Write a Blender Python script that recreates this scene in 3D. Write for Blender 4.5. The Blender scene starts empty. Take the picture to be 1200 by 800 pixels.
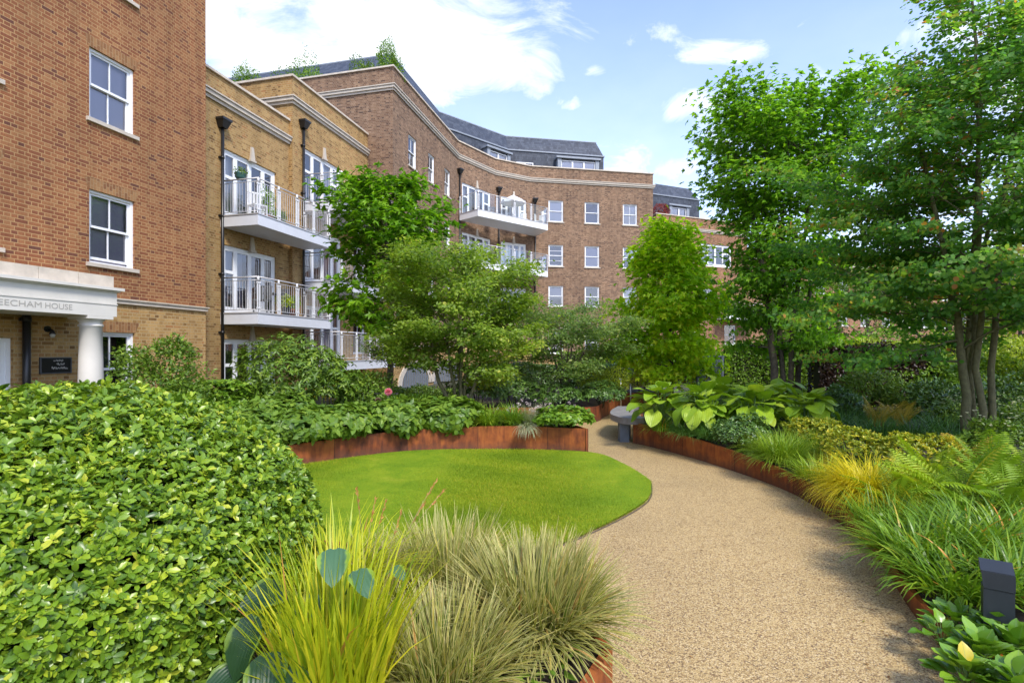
import bpy, math, random
import numpy as np
from math import sin, cos, pi, radians, sqrt, atan2
from mathutils import Vector, Matrix

# ------------------------------------------------------------------ camera, sky, sun, exposure
SC = bpy.context.scene
COL = SC.collection
EYE = 1.75
FPX = 620.0      # focal length in pixels of the 1200 px wide photograph
HOR = 412.0      # horizon row
cam = bpy.data.cameras.new('camera')
cam.sensor_width = 36.0
cam.lens = 36.0 * FPX / 1200.0
cam.shift_y = 12.0 / 1200.0
cam.clip_start = 0.05
cam.clip_end = 2000.0
cam_o = bpy.data.objects.new('camera', cam)
cam_o.location = (0, 0, EYE)
cam_o.rotation_euler = (radians(90), 0, 0)
COL.objects.link(cam_o)
SC.camera = cam_o

SUN_EL, SUN_AZ = 48.0, 152.0          # azimuth clockwise from +Y (the view direction): behind, a little to the right
SUN_STRENGTH, SUN_ANGLE, SKY_STRENGTH, EXPOSURE = 1.12, 12.0, 0.105, 1.96

world = bpy.data.worlds.new('World')
SC.world = world
world.use_nodes = True
wn = world.node_tree
wn.nodes.clear()
def wnode(t, **kw):
    n = wn.nodes.new(t)
    for k, v in kw.items(): setattr(n, k, v)
    return n
def wlink(a, b): wn.links.new(a, b)
def wmath(op, a, b=None, c=None):
    n = wnode('ShaderNodeMath', operation=op)
    for i, v in enumerate((a, b, c)):
        if v is None: continue
        if isinstance(v, (int, float)): n.inputs[i].default_value = v
        else: wlink(v, n.inputs[i])
    return n.outputs[0]
out = wnode('ShaderNodeOutputWorld')
bg = wnode('ShaderNodeBackground')
bg.inputs['Strength'].default_value = SKY_STRENGTH
sky = wnode('ShaderNodeTexSky', sky_type='NISHITA')
sky.sun_disc = False
sky.sun_elevation = radians(SUN_EL)
sky.sun_rotation = radians(SUN_AZ)
sky.air_density = 1.0; sky.dust_density = 0.6; sky.ozone_density = 3.6
tc = wnode('ShaderNodeTexCoord')
sep = wnode('ShaderNodeSeparateXYZ'); wlink(tc.outputs['Generated'], sep.inputs[0])
az = wmath('ARCTAN2', sep.outputs[0], sep.outputs[1])
el = wmath('ARCSINE', sep.outputs[2])
mp = wnode('ShaderNodeMapping'); wlink(tc.outputs['Generated'], mp.inputs['Vector'])
mp.inputs['Scale'].default_value = (1.0, 1.0, 2.0)
nz = wnode('ShaderNodeTexNoise'); wlink(mp.outputs[0], nz.inputs['Vector'])
nz.inputs['Scale'].default_value = 6.5; nz.inputs['Detail'].default_value = 9; nz.inputs['Roughness'].default_value = 0.64
nz.inputs['Distortion'].default_value = 0.8
def blob(px, py, rx, ry, amp):
    a0 = atan2(px - 600, FPX); e0 = math.asin((HOR - py) / sqrt(FPX**2 + (px-600)**2 + (HOR-py)**2))
    ra, re = rx / 780.0, ry / 780.0
    dx = wmath('DIVIDE', wmath('SUBTRACT', az, a0), ra)
    dy = wmath('DIVIDE', wmath('SUBTRACT', el, e0), re)
    d2 = wmath('ADD', wmath('MULTIPLY', dx, dx), wmath('MULTIPLY', dy, dy))
    return wmath('MULTIPLY', wmath('EXPONENT', wmath('MULTIPLY', d2, -1.0)), amp)
tot = None
for b in [(480, 5, 180, 75, .52), (290, 45, 120, 55, .50), (560, 62, 140, 42, .42), (400, 85, 140, 42, .30),
          (772, 40, 40, 15, .44), (832, 60, 58, 17, .48), (880, 66, 30, 10, .30), (800, 124, 46, 20, .52), (673, 124, 30, 11, .36), (735, 205, 110, 32, .40),
          (1105, 25, 48, 30, .48), (1185, 85, 45, 32, .40), (632, 100, 50, 22, .25), (700, 85, 24, 9, .3), (960, 110, 70, 40, .2),
          (900, 330, 300, 50, .3), (-300, 80, 300, 150, .4), (1900, 120, 500, 160, .4)]:
    v = blob(*b)
    tot = v if tot is None else wmath('ADD', tot, v)
# broken cloud over the rest of the dome, behind the photographer
back = wmath('MULTIPLY', wmath('SUBTRACT', 1.0, wmath('GREATER_THAN', sep.outputs[1], 0.0)), 0.28)
dens = wmath('ADD', wmath('ADD', tot, back), wmath('MULTIPLY', wmath('SUBTRACT', nz.outputs['Fac'], 0.5), 1.45))
mr = wnode('ShaderNodeMapRange', interpolation_type='SMOOTHSTEP')
wlink(dens, mr.inputs['Value'])
mr.inputs['From Min'].default_value = 0.14; mr.inputs['From Max'].default_value = 0.60
# cirrus veil whitening towards the horizon
veil = wnode('ShaderNodeMapRange', interpolation_type='SMOOTHSTEP')
wlink(el, veil.inputs['Value'])
veil.inputs['From Min'].default_value = 0.75; veil.inputs['From Max'].default_value = 0.0
veil.inputs['To Min'].default_value = 0.0; veil.inputs['To Max'].default_value = 0.45
mask = wmath('MAXIMUM', mr.outputs[0], veil.outputs[0])
nz2 = wnode('ShaderNodeTexNoise'); wlink(mp.outputs[0], nz2.inputs['Vector'])
nz2.inputs['Scale'].default_value = 9; nz2.inputs['Detail'].default_value = 6
cr = wnode('ShaderNodeValToRGB'); wlink(nz2.outputs['Fac'], cr.inputs[0])
cr.color_ramp.elements[0].position = .3; cr.color_ramp.elements[0].color = (2.5, 2.8, 3.3, 1)
cr.color_ramp.elements[1].position = .66; cr.color_ramp.elements[1].color = (3.35, 3.5, 3.75, 1)
mx = wnode('ShaderNodeMix', data_type='RGBA'); wlink(mask, mx.inputs[0])
tint = wnode('ShaderNodeMix', data_type='RGBA', blend_type='MULTIPLY'); tint.inputs[0].default_value = 1.0; wlink(sky.outputs[0], tint.inputs[6]); tint.inputs[7].default_value = (1.10, .97, 1.03, 1)
wlink(tint.outputs[2], mx.inputs[6]); wlink(cr.outputs[0], mx.inputs[7])
wlink(mx.outputs[2], bg.inputs['Color']); wlink(bg.outputs[0], out.inputs[0])

sun = bpy.data.lights.new('sun', 'SUN')
sun.energy = SUN_STRENGTH; sun.angle = radians(SUN_ANGLE); sun.color = (1.0, 0.95, 0.86)
sun_o = bpy.data.objects.new('sun', sun)
_sd = Vector((sin(radians(SUN_AZ)) * cos(radians(SUN_EL)), cos(radians(SUN_AZ)) * cos(radians(SUN_EL)), sin(radians(SUN_EL))))
sun_o.rotation_euler = _sd.to_track_quat('Z', 'Y').to_euler()
sun_o.location = (20, -20, 40)
COL.objects.link(sun_o)

vs = SC.view_settings
vs.view_transform = 'Standard'; vs.look = 'None'; vs.exposure = EXPOSURE; vs.gamma = 1.0; vs.use_curve_mapping = False
cy = SC.cycles
cy.max_bounces = 10; cy.diffuse_bounces = 7; cy.glossy_bounces = 3; cy.transmission_bounces = 8; cy.transparent_max_bounces = 10
cy.use_denoising = True; cy.caustics_reflective = False; cy.caustics_refractive = False
cy.use_adaptive_sampling = True; cy.adaptive_threshold = 0.015

# ------------------------------------------------------------------ object helpers
ORG = {}
def tag(o, label=None, cat=None, group=None, kind=None):
    if label: o['label'] = label
    if cat: o['category'] = cat
    if group: o['group'] = group
    if kind: o['kind'] = kind
    return o
def thing(name, label, cat, loc=(0, 0, 0), group=None):
    o = bpy.data.objects.new(name, None)
    o.empty_display_size = 0.2
    o.location = loc
    COL.objects.link(o)
    ORG[o.name] = np.array(loc, float)
    return tag(o, label, cat, group)
def link(name, me, parent=None, loc=None):
    o = bpy.data.objects.new(name, me)
    COL.objects.link(o)
    if parent is not None:
        o.parent = parent
        ORG[o.name] = ORG[parent.name]
    else:
        o.location = loc if loc is not None else (0, 0, 0)
        ORG[o.name] = np.array(o.location, float)
    return o

class MB:
    """collects faces (world coordinates) and links them as ONE mesh"""
    def __init__(s): s.v = []; s.f = []; s.m = []; s.uv = []; s.smooth = []
    def face(s, pts, m=0, uv=None, smooth=False):
        i = len(s.v); s.v.extend([tuple(p) for p in pts]); s.f.append(tuple(range(i, i + len(pts)))); s.m.append(m)
        if uv is None:
            a, b, c = (np.array(pts[0], float), np.array(pts[1], float), np.array(pts[2], float))
            n = np.cross(b - a, c - a); L = np.linalg.norm(n); n = n / L if L > 1e-12 else np.array([0, 0, 1.])
            if abs(n[2]) > .985: t = np.array([1., 0, 0]); w = np.array([0, 1., 0])
            else:
                t = np.cross([0, 0, 1.], n); t /= np.linalg.norm(t); w = np.cross(n, t)
            uv = [(float(np.dot(t, p)), float(np.dot(w, p))) for p in pts]
        s.uv.append(uv); s.smooth.append(smooth)
    def hexa(s, p, m=0):
        """8 corners: bottom 4 (ccw from above), top 4"""
        for q in ((3, 2, 1, 0), (4, 5, 6, 7), (0, 1, 5, 4), (1, 2, 6, 5), (2, 3, 7, 6), (3, 0, 4, 7)):
            s.face([p[i] for i in q], m)
    def box(s, x0, x1, y0, y1, z0, z1, m=0):
        s.hexa([(x0, y0, z0), (x1, y0, z0), (x1, y1, z0), (x0, y1, z0), (x0, y0, z1), (x1, y0, z1), (x1, y1, z1), (x0, y1, z1)], m)
    def fbox(s, F, u0, u1, o0, o1, z0, z1, m=0):
        P = F.p
        s.hexa([P(u0, o1, z0), P(u1, o1, z0), P(u1, o0, z0), P(u0, o0, z0), P(u0, o1, z1), P(u1, o1, z1), P(u1, o0, z1), P(u0, o0, z1)], m)
    def tube(s, pts, rad, n=6, m=0, cap=True):
        pts = [np.array(p, float) for p in pts]
        rings = []
        ref = None
        for i, p in enumerate(pts):
            d = pts[min(i + 1, len(pts) - 1)] - pts[max(i - 1, 0)]
            L = np.linalg.norm(d); d = d / L if L > 1e-9 else np.array([0, 0, 1.])
            if ref is None: ref = np.array([1., 0, 0]) if abs(d[0]) < .8 else np.array([0, 1., 0])
            a = ref - d * np.dot(ref, d); a /= (np.linalg.norm(a) + 1e-12); b = np.cross(d, a); ref = a
            r = rad[i] if hasattr(rad, '__len__') else rad
            rings.append([p + r * (cos(2 * pi * k / n) * a + sin(2 * pi * k / n) * b) for k in range(n)])
        i0 = len(s.v)
        for R in rings: s.v.extend([tuple(q) for q in R])
        for i in range(len(rings) - 1):
            for k in range(n):
                k2 = (k + 1) % n
                s.f.append((i0 + i * n + k, i0 + i * n + k2, i0 + (i + 1) * n + k2, i0 + (i + 1) * n + k)); s.m.append(m)
                s.uv.append([(k / n, i), ((k + 1) / n, i), ((k + 1) / n, i + 1), (k / n, i + 1)]); s.smooth.append(True)
        if cap:
            s.f.append(tuple(i0 + n - 1 - k for k in range(n))); s.m.append(m); s.uv.append([(0, 0)] * n); s.smooth.append(False)
            j = i0 + (len(rings) - 1) * n
            s.f.append(tuple(j + k for k in range(n))); s.m.append(m); s.uv.append([(0, 0)] * n); s.smooth.append(False)
    def lathe(s, c, prof, n=20, m=0):
        """prof: (radius, z) rows round the vertical axis through c"""
        i0 = len(s.v)
        for r, z in prof:
            for k in range(n): s.v.append((c[0] + r * cos(2 * pi * k / n), c[1] + r * sin(2 * pi * k / n), c[2] + z))
        for i in range(len(prof) - 1):
            for k in range(n):
                k2 = (k + 1) % n
                s.f.append((i0 + i * n + k, i0 + i * n + k2, i0 + (i + 1) * n + k2, i0 + (i + 1) * n + k)); s.m.append(m)
                s.uv.append([(k / n, i)] * 4); s.smooth.append(True)
    def build(s, name, mats, parent=None, loc=None, bevel=0):
        me = bpy.data.meshes.new(name)
        org = ORG[parent.name] if parent is not None else np.array(loc if loc is not None else (0, 0, 0), float)
        V = np.array(s.v, float).reshape(-1, 3) - org
        me.from_pydata(V.tolist(), [], s.f)
        if not isinstance(mats, (list, tuple)): mats = [mats]
        for m in mats: me.materials.append(m)
        me.polygons.foreach_set('material_index', s.m)
        me.polygons.foreach_set('use_smooth', s.smooth)
        ul = me.uv_layers.new(name='UVMap')
        flat = [c for f in s.uv for p in f for c in p]
        ul.data.foreach_set('uv', flat)
        me.update()
        o = link(name, me, parent, loc)
        if bevel:
            md = o.modifiers.new('bevel', 'BEVEL'); md.width = bevel; md.segments = 2; md.limit_method = 'ANGLE'
        return o

class Frame:
    """a wall plane: origin O, direction d, outward normal n = right of d"""
    def __init__(s, O, d):
        s.O = np.array(O, float); d = np.array(d, float); s.d = d / np.linalg.norm(d); s.n = np.array([s.d[1], -s.d[0]])
    def p(s, u, o, z):
        q = s.O + s.d * u + s.n * o
        return (q[0], q[1], z)
    def hit(s, px, py=None):
        k = (px - 600) / FPX
        A = np.array([[s.d[0], -k], [s.d[1], -1.0]])
        u, Y = np.linalg.solve(A, -s.O)
        if py is None: return u
        return u, EYE + Y * (HOR - py) / FPX
def at(px, py, Y): return np.array([(px - 600) / FPX * Y, Y, EYE - (py - HOR) / FPX * Y])
def gnd(px, py, z=0.0):
    Y = FPX * (EYE - z) / (py - HOR)
    return np.array([(px - 600) / FPX * Y, Y])

# ------------------------------------------------------------------ materials
def newmat(name):
    m = bpy.data.materials.new(name); m.use_nodes = True
    nt = m.node_tree; b = nt.nodes['Principled BSDF']
    return m, nt, b
def nd(nt, t, **kw):
    n = nt.nodes.new(t)
    for k, v in kw.items(): setattr(n, k, v)
    return n
def ramp(nt, fac, stops, interp='LINEAR'):
    r = nd(nt, 'ShaderNodeValToRGB'); r.color_ramp.interpolation = interp
    e = r.color_ramp.elements
    while len(e) < len(stops): e.new(0.5)
    for q, (p, c) in zip(e, stops):
        q.position = p; q.color = (c[0], c[1], c[2], 1)
    if fac is not None: nt.links.new(fac, r.inputs[0])
    return r
def mixc(nt, fac, a, b, mode='MIX'):
    m = nd(nt, 'ShaderNodeMix', data_type='RGBA', blend_type=mode)
    for sock, v in ((m.inputs[0], fac), (m.inputs[6], a), (m.inputs[7], b)):
        if isinstance(v, (int, float)): sock.default_value = v
        elif isinstance(v, tuple): sock.default_value = (v[0], v[1], v[2], 1)
        else: nt.links.new(v, sock)
    return m.outputs[2]
def mth(nt, op, a, b=None, c=None):
    n = nd(nt, 'ShaderNodeMath', operation=op)
    for i, v in enumerate((a, b, c)):
        if v is None: continue
        if isinstance(v, (int, float)): n.inputs[i].default_value = v
        else: nt.links.new(v, n.inputs[i])
    return n.outputs[0]
def noise(nt, scale, detail=4, rough=.55, vec=None, dist=0):
    n = nd(nt, 'ShaderNodeTexNoise'); n.inputs['Scale'].default_value = scale; n.inputs['Detail'].default_value = detail
    n.inputs['Roughness'].default_value = rough; n.inputs['Distortion'].default_value = dist
    if vec is not None: nt.links.new(vec, n.inputs['Vector'])
    return n.outputs['Fac']
def objvec(nt, scale=None):
    t = nd(nt, 'ShaderNodeNewGeometry').outputs['Position']
    if scale:
        mpn = nd(nt, 'ShaderNodeMapping'); mpn.inputs['Scale'].default_value = scale; nt.links.new(t, mpn.inputs['Vector']); return mpn.outputs[0]
    return t
def bump(nt, b, h, strength=.3, dist=.01):
    n = nd(nt, 'ShaderNodeBump'); n.inputs['Strength'].default_value = strength; n.inputs['Distance'].default_value = dist
    nt.links.new(h, n.inputs['Height']); nt.links.new(n.outputs[0], b.inputs['Normal'])
def plain(name, c, rough=.5, metal=0, spec=.5, var=.0, vscale=6, bmp=0):
    m, nt, b = newmat(name)
    b.inputs['Roughness'].default_value = rough; b.inputs['Metallic'].default_value = metal
    b.inputs['Specular IOR Level'].default_value = spec
    if var:
        f = noise(nt, vscale, 6, .6, objvec(nt))
        r = ramp(nt, f, [(.25, tuple(x * (1 - var) for x in c)), (.75, tuple(min(1, x * (1 + var)) for x in c))])
        nt.links.new(r.outputs[0], b.inputs['Base Color'])
        if bmp: bump(nt, b, f, bmp, .01)
    else: b.inputs['Base Color'].default_value = (*c, 1)
    return m
def brick(name, stops, mortar, w=.225, h=.075, ms=.006, rough=.85, sat=1, weather=.25, bmp=.5):
    m, nt, b = newmat(name)
    uv = nd(nt, 'ShaderNodeUVMap'); uv.uv_map = 'UVMap'
    t = nd(nt, 'ShaderNodeTexBrick'); nt.links.new(uv.outputs[0], t.inputs['Vector'])
    t.inputs['Scale'].default_value = 1; t.inputs['Brick Width'].default_value = w; t.inputs['Row Height'].default_value = h
    t.inputs['Mortar Size'].default_value = ms; t.inputs['Mortar Smooth'].default_value = .15
    t.inputs['Color1'].default_value = (0, 0, 0, 1); t.inputs['Color2'].default_value = (1, 1, 1, 1); t.inputs['Mortar'].default_value = (.5, .5, .5, 1)
    t.offset = .5; t.squash = .5 if w > .2 else 1; t.squash_frequency = 2 if w > .2 else 1
    r = ramp(nt, t.outputs['Color'], stops)
    pos = objvec(nt)
    n1 = noise(nt, 40, 3, .6, pos)
    n2 = noise(nt, .55, 5, .6, pos)
    c = mixc(nt, .35, r.outputs[0], mixc(nt, 1.0, r.outputs[0], ramp(nt, n1, [(.3, (.45,) * 3), (.7, (1.3,) * 3)]).outputs[0], 'MULTIPLY'))
    c = mixc(nt, t.outputs['Fac'], c, mortar)
    c = mixc(nt, weather, c, mixc(nt, 1.0, c, ramp(nt, n2, [(.3, (.45, .45, .5)), (.7, (1.35, 1.3, 1.2))]).outputs[0], 'MULTIPLY'))
    n3 = noise(nt, 1.0, 6, .65, objvec(nt, (2.6, 2.6, .22)), .4)      # rain streaks
    c = mixc(nt, .30, c, mixc(nt, 1.0, c, ramp(nt, n3, [(.34, (.42, .40, .40)), (.52, (1.0, 1.0, 1.0)), (.75, (1.25, 1.22, 1.18))]).outputs[0], 'MULTIPLY'))
    nt.links.new(c, b.inputs['Base Color'])
    b.inputs['Roughness'].default_value = rough; b.inputs['Specular IOR Level'].default_value = .25
    inv = mth(nt, 'SUBTRACT', 1.0, t.outputs['Fac'])
    bump(nt, b, mth(nt, 'ADD', inv, mth(nt, 'MULTIPLY', n1, .35)), bmp, .008)
    return m
M = {}
M['red_brick'] = brick('red_brick', [(0, (.13, .055, .038)), (.06, (.195, .072, .038)), (.4, (.245, .092, .041)), (.72, (.29, .12, .052)), (1, (.33, .16, .070))], (.39, .24, .11), ms=.008)
M['yellow_brick'] = brick('yellow_brick', [(0, (.18, .095, .034)), (.10, (.30, .172, .062)), (.55, (.41, .25, .092)), (.85, (.47, .30, .12)), (1, (.35, .165, .06))], (.42, .31, .16), ms=.008)
M['brown_brick'] = brick('brown_brick', [(0, (.085, .052, .040)), (.2, (.17, .096, .058)), (.55, (.225, .134, .082)), (.8, (.27, .165, .10)), (1, (.31, .20, .125))], (.33, .25, .175))
M['orange_brick'] = brick('orange_brick', [(0, (.13, .06, .035)), (.3, (.25, .115, .058)), (.7, (.32, .15, .075)), (1, (.36, .19, .10))], (.34, .26, .18))
M['soldier'] = brick('gauged_brick', [(0, (.20, .09, .042)), (.5, (.28, .14, .060)), (1, (.34, .185, .08))], (.34, .23, .12), w=.24, h=.068, ms=.005)
M['slate'] = brick('roof_slate', [(0, (.045, .053, .070)), (.5, (.062, .073, .095)), (1, (.085, .098, .122))], (.028, .032, .042), w=.28, h=.2, ms=.006, rough=.5, weather=.12, bmp=.3)
M['stone'] = plain('pale_stone', (.50, .44, .36), .75, var=.16, vscale=5, bmp=.1)
M['coping'] = plain('coping_stone', (.56, .49, .40), .8, var=.22, vscale=4, bmp=.1)
M['porch_white'] = plain('cream_render', (.64, .61, .55), .6, var=.07, vscale=3)
M['white'] = plain('white_paint', (.80, .81, .82), .35)
M['balcony_white'] = plain('balcony_panel', (.60, .61, .64), .45, var=.05, vscale=2)
M['rail'] = plain('rail_metal', (.50, .49, .49), .4, .35)
M['rail_post'] = plain('post_metal', (.70, .70, .71), .4)
M['black'] = plain('black_iron', (.012, .012, .013), .35)
M['lead'] = plain('lead_sheet', (.24, .27, .31), .5, var=.12)
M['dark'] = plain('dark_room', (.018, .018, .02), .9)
M['flat_roof'] = plain('flat_roof', (.16, .16, .16), .9, var=.2)
M['concrete'] = plain('concrete', (.21, .195, .18), .8, var=.25, vscale=9, bmp=.3)
M['concrete_dark'] = plain('concrete_blue', (.13, .15, .17), .75, var=.15, vscale=9)
M['steel_post'] = plain('steel_post', (.55, .55, .56), .3, .8)
M['bark'] = plain('bark', (.105, .085, .06), .9, var=.45, vscale=18, bmp=.6)
M['bark_grey'] = plain('bark_grey', (.13, .115, .075), .9, var=.4, vscale=22, bmp=.6)
M['bark_moss'] = plain('bark_moss', (.13, .12, .055), .9, var=.4, vscale=20, bmp=.6)
M['twig'] = plain('twig', (.035, .04, .014), .9, var=.4, vscale=12)
M['timber'] = plain('silvered_timber', (.42, .37, .33), .8, var=.2, vscale=8)
M['bollard'] = plain('anthracite_paint', (.022, .027, .033), .42, var=.12, vscale=30)
M['glow'] = plain('lamp_glass', (.55, .55, .52), .25)
M['letter'] = plain('letter_grey', (.36, .34, .30), .7)
M['plaque_mark'] = plain('plaque_mark', (.55, .54, .50), .5)
M['terracotta'] = plain('terracotta', (.33, .13, .065), .8, var=.15)
M['furniture_grey'] = plain('furniture_grey', (.09, .095, .10), .6)
M['furniture_white'] = plain('furniture_white', (.72, .72, .71), .5)
M['teal'] = plain('teal_glaze', (.05, .13, .12), .25)
M['fabric'] = plain('white_canvas', (.78, .78, .77), .85)
M['fence_grey'] = plain('grey_fence', (.20, .22, .24), .7, var=.1)
M['red_soil'] = plain('soil', (.035, .024, .016), .95, var=.5, vscale=25, bmp=.8)
M['ground'] = plain('earth', (.05, .055, .025), .95, var=.5, vscale=3, bmp=.5)

def glass(name, tint, refl=.12, rough=.02, alpha=.8):
    m, nt, b = newmat(name)
    lw = nd(nt, 'ShaderNodeLayerWeight'); lw.inputs[0].default_value = .35
    fac = mth(nt, 'MINIMUM', mth(nt, 'ADD', mth(nt, 'MULTIPLY', lw.outputs['Fresnel'], 1.0), refl), 1.0)
    tr = nd(nt, 'ShaderNodeBsdfTransparent'); tr.inputs[0].default_value = (*[t * alpha for t in tint], 1)
    gl = nd(nt, 'ShaderNodeBsdfGlossy'); gl.inputs['Roughness'].default_value = rough; gl.inputs['Color'].default_value = (.95, .95, 1, 1)
    mxs = nd(nt, 'ShaderNodeMixShader'); nt.links.new(fac, mxs.inputs[0]); nt.links.new(tr.outputs[0], mxs.inputs[1]); nt.links.new(gl.outputs[0], mxs.inputs[2])
    nt.links.new(mxs.outputs[0], nt.nodes['Material Output'].inputs['Surface'])
    return m
M['glass'] = glass('window_glass', (.97, .98, 1.0), .10, alpha=1.0)
M['rail_glass'] = glass('balustrade_glass', (.90, .97, .96), .05, alpha=.96)
def cloth(name, c):
    m, nt, b = newmat(name); b.inputs['Base Color'].default_value = (*c, 1); b.inputs['Roughness'].default_value = .9
    return m
M['blind'] = cloth('roller_blind', (.72, .71, .72)); M['blind_sky_grey'] = cloth('sky_tinted_blind', (.40, .37, .45)); M['curtain'] = cloth('curtain', (.66, .63, .58))  # lavender-grey of the second blind carries a sky reflection

def corten():
    m, nt, b = newmat('weathering_steel')
    uv = nd(nt, 'ShaderNodeUVMap'); uv.uv_map = 'UVMap'
    s = nd(nt, 'ShaderNodeSeparateXYZ'); nt.links.new(uv.outputs[0], s.inputs[0])
    pan = mth(nt, 'FLOOR', mth(nt, 'DIVIDE', s.outputs[0], 1.25))
    wnz = nd(nt, 'ShaderNodeTexWhiteNoise', noise_dimensions='1D'); nt.links.new(pan, wnz.inputs['W'])
    mpn = nd(nt, 'ShaderNodeMapping'); mpn.inputs['Scale'].default_value = (9, 1.6, 1); nt.links.new(uv.outputs[0], mpn.inputs['Vector'])
    streak = noise(nt, 1.6, 6, .6, mpn.outputs[0], .3)
    blot = noise(nt, 5, 8, .65, objvec(nt))
    f = mth(nt, 'ADD', mth(nt, 'MULTIPLY', streak, .5), mth(nt, 'MULTIPLY', blot, .5))
    f = mth(nt, 'ADD', f, mth(nt, 'MULTIPLY', mth(nt, 'SUBTRACT', wnz.outputs['Value'], .5), .16))
    r = ramp(nt, f, [(.28, (.06, .019, .011)), (.45, (.17, .046, .015)), (.58, (.29, .083, .020)), (.75, (.40, .135, .028))])
    # darker brown towards the bottom, edge broken by noise
    d = nd(nt, 'ShaderNodeMapRange'); nt.links.new(mth(nt, 'ADD', s.outputs[1], mth(nt, 'MULTIPLY', blot, .16)), d.inputs['Value'])
    d.inputs['From Min'].default_value = .22; d.inputs['From Max'].default_value = .06
    c = mixc(nt, mth(nt, 'MULTIPLY', d.outputs[0], .75), r.outputs[0], (.075, .045, .032))
    seam = mth(nt, 'LESS_THAN', mth(nt, 'FRACT', mth(nt, 'DIVIDE', s.outputs[0], 1.25)), .006)
    c = mixc(nt, seam, c, (.02, .012, .01))
    nt.links.new(c, b.inputs['Base Color']); b.inputs['Roughness'].default_value = .7; b.inputs['Specular IOR Level'].default_value = .3
    bump(nt, b, f, .15, .01)
    return m
M['corten'] = corten()

def path_mat():
    m, nt, b = newmat('resin_bound_gravel')
    pos = objvec(nt)
    v = nd(nt, 'ShaderNodeTexVoronoi'); v.inputs['Scale'].default_value = 108; nt.links.new(pos, v.inputs['Vector'])
    sp = nd(nt, 'ShaderNodeSeparateColor'); nt.links.new(v.outputs['Color'], sp.inputs[0])
    r = ramp(nt, sp.outputs[0], [(0, (.23, .138, .060)), (.14, (.37, .25, .105)), (.45, (.475, .34, .145)), (.78, (.55, .405, .19)), (1, (.61, .475, .26))])
    gap = nd(nt, 'ShaderNodeMapRange'); nt.links.new(v.outputs['Distance'], gap.inputs['Value']); gap.inputs['From Min'].default_value = .5; gap.inputs['From Max'].default_value = .9
    c = mixc(nt, gap.outputs[0], r.outputs[0], (.16, .105, .058))
    big = noise(nt, .7, 5, .6, pos)
    c = mixc(nt, .35, c, mixc(nt, 1.0, c, ramp(nt, big, [(.3, (.62, .60, .58)), (.7, (1.25, 1.22, 1.18))]).outputs[0], 'MULTIPLY'))
    nt.links.new(c, b.inputs['Base Color']); b.inputs['Roughness'].default_value = .7; b.inputs['Specular IOR Level'].default_value = .3
    h = mth(nt, 'SUBTRACT', 1.0, v.outputs['Distance'])
    bump(nt, b, h, .55, .006)
    return m
M['path'] = path_mat()
def lawn_mat():
    m, nt, b = newmat('lawn_turf')
    pos = objvec(nt)
    f = noise(nt, 1.6, 8, .68, pos, .6); g = noise(nt, 70, 3, .6, pos)
    r = ramp(nt, f, [(.28, (.10, .185, .008)), (.45, (.155, .255, .010)), (.60, (.22, .30, .014)), (.78, (.32, .335, .04))])
    c = mixc(nt, .6, r.outputs[0], mixc(nt, 1., r.outputs[0], ramp(nt, g, [(.3, (.4,) * 3), (.7, (1.4,) * 3)]).outputs[0], 'MULTIPLY'))
    nt.links.new(c, b.inputs['Base Color']); b.inputs['Roughness'].default_value = .9; b.inputs['Specular IOR Level'].default_value = .15
    bump(nt, b, g, .5, .02)
    return m
M['lawn'] = lawn_mat()

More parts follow.
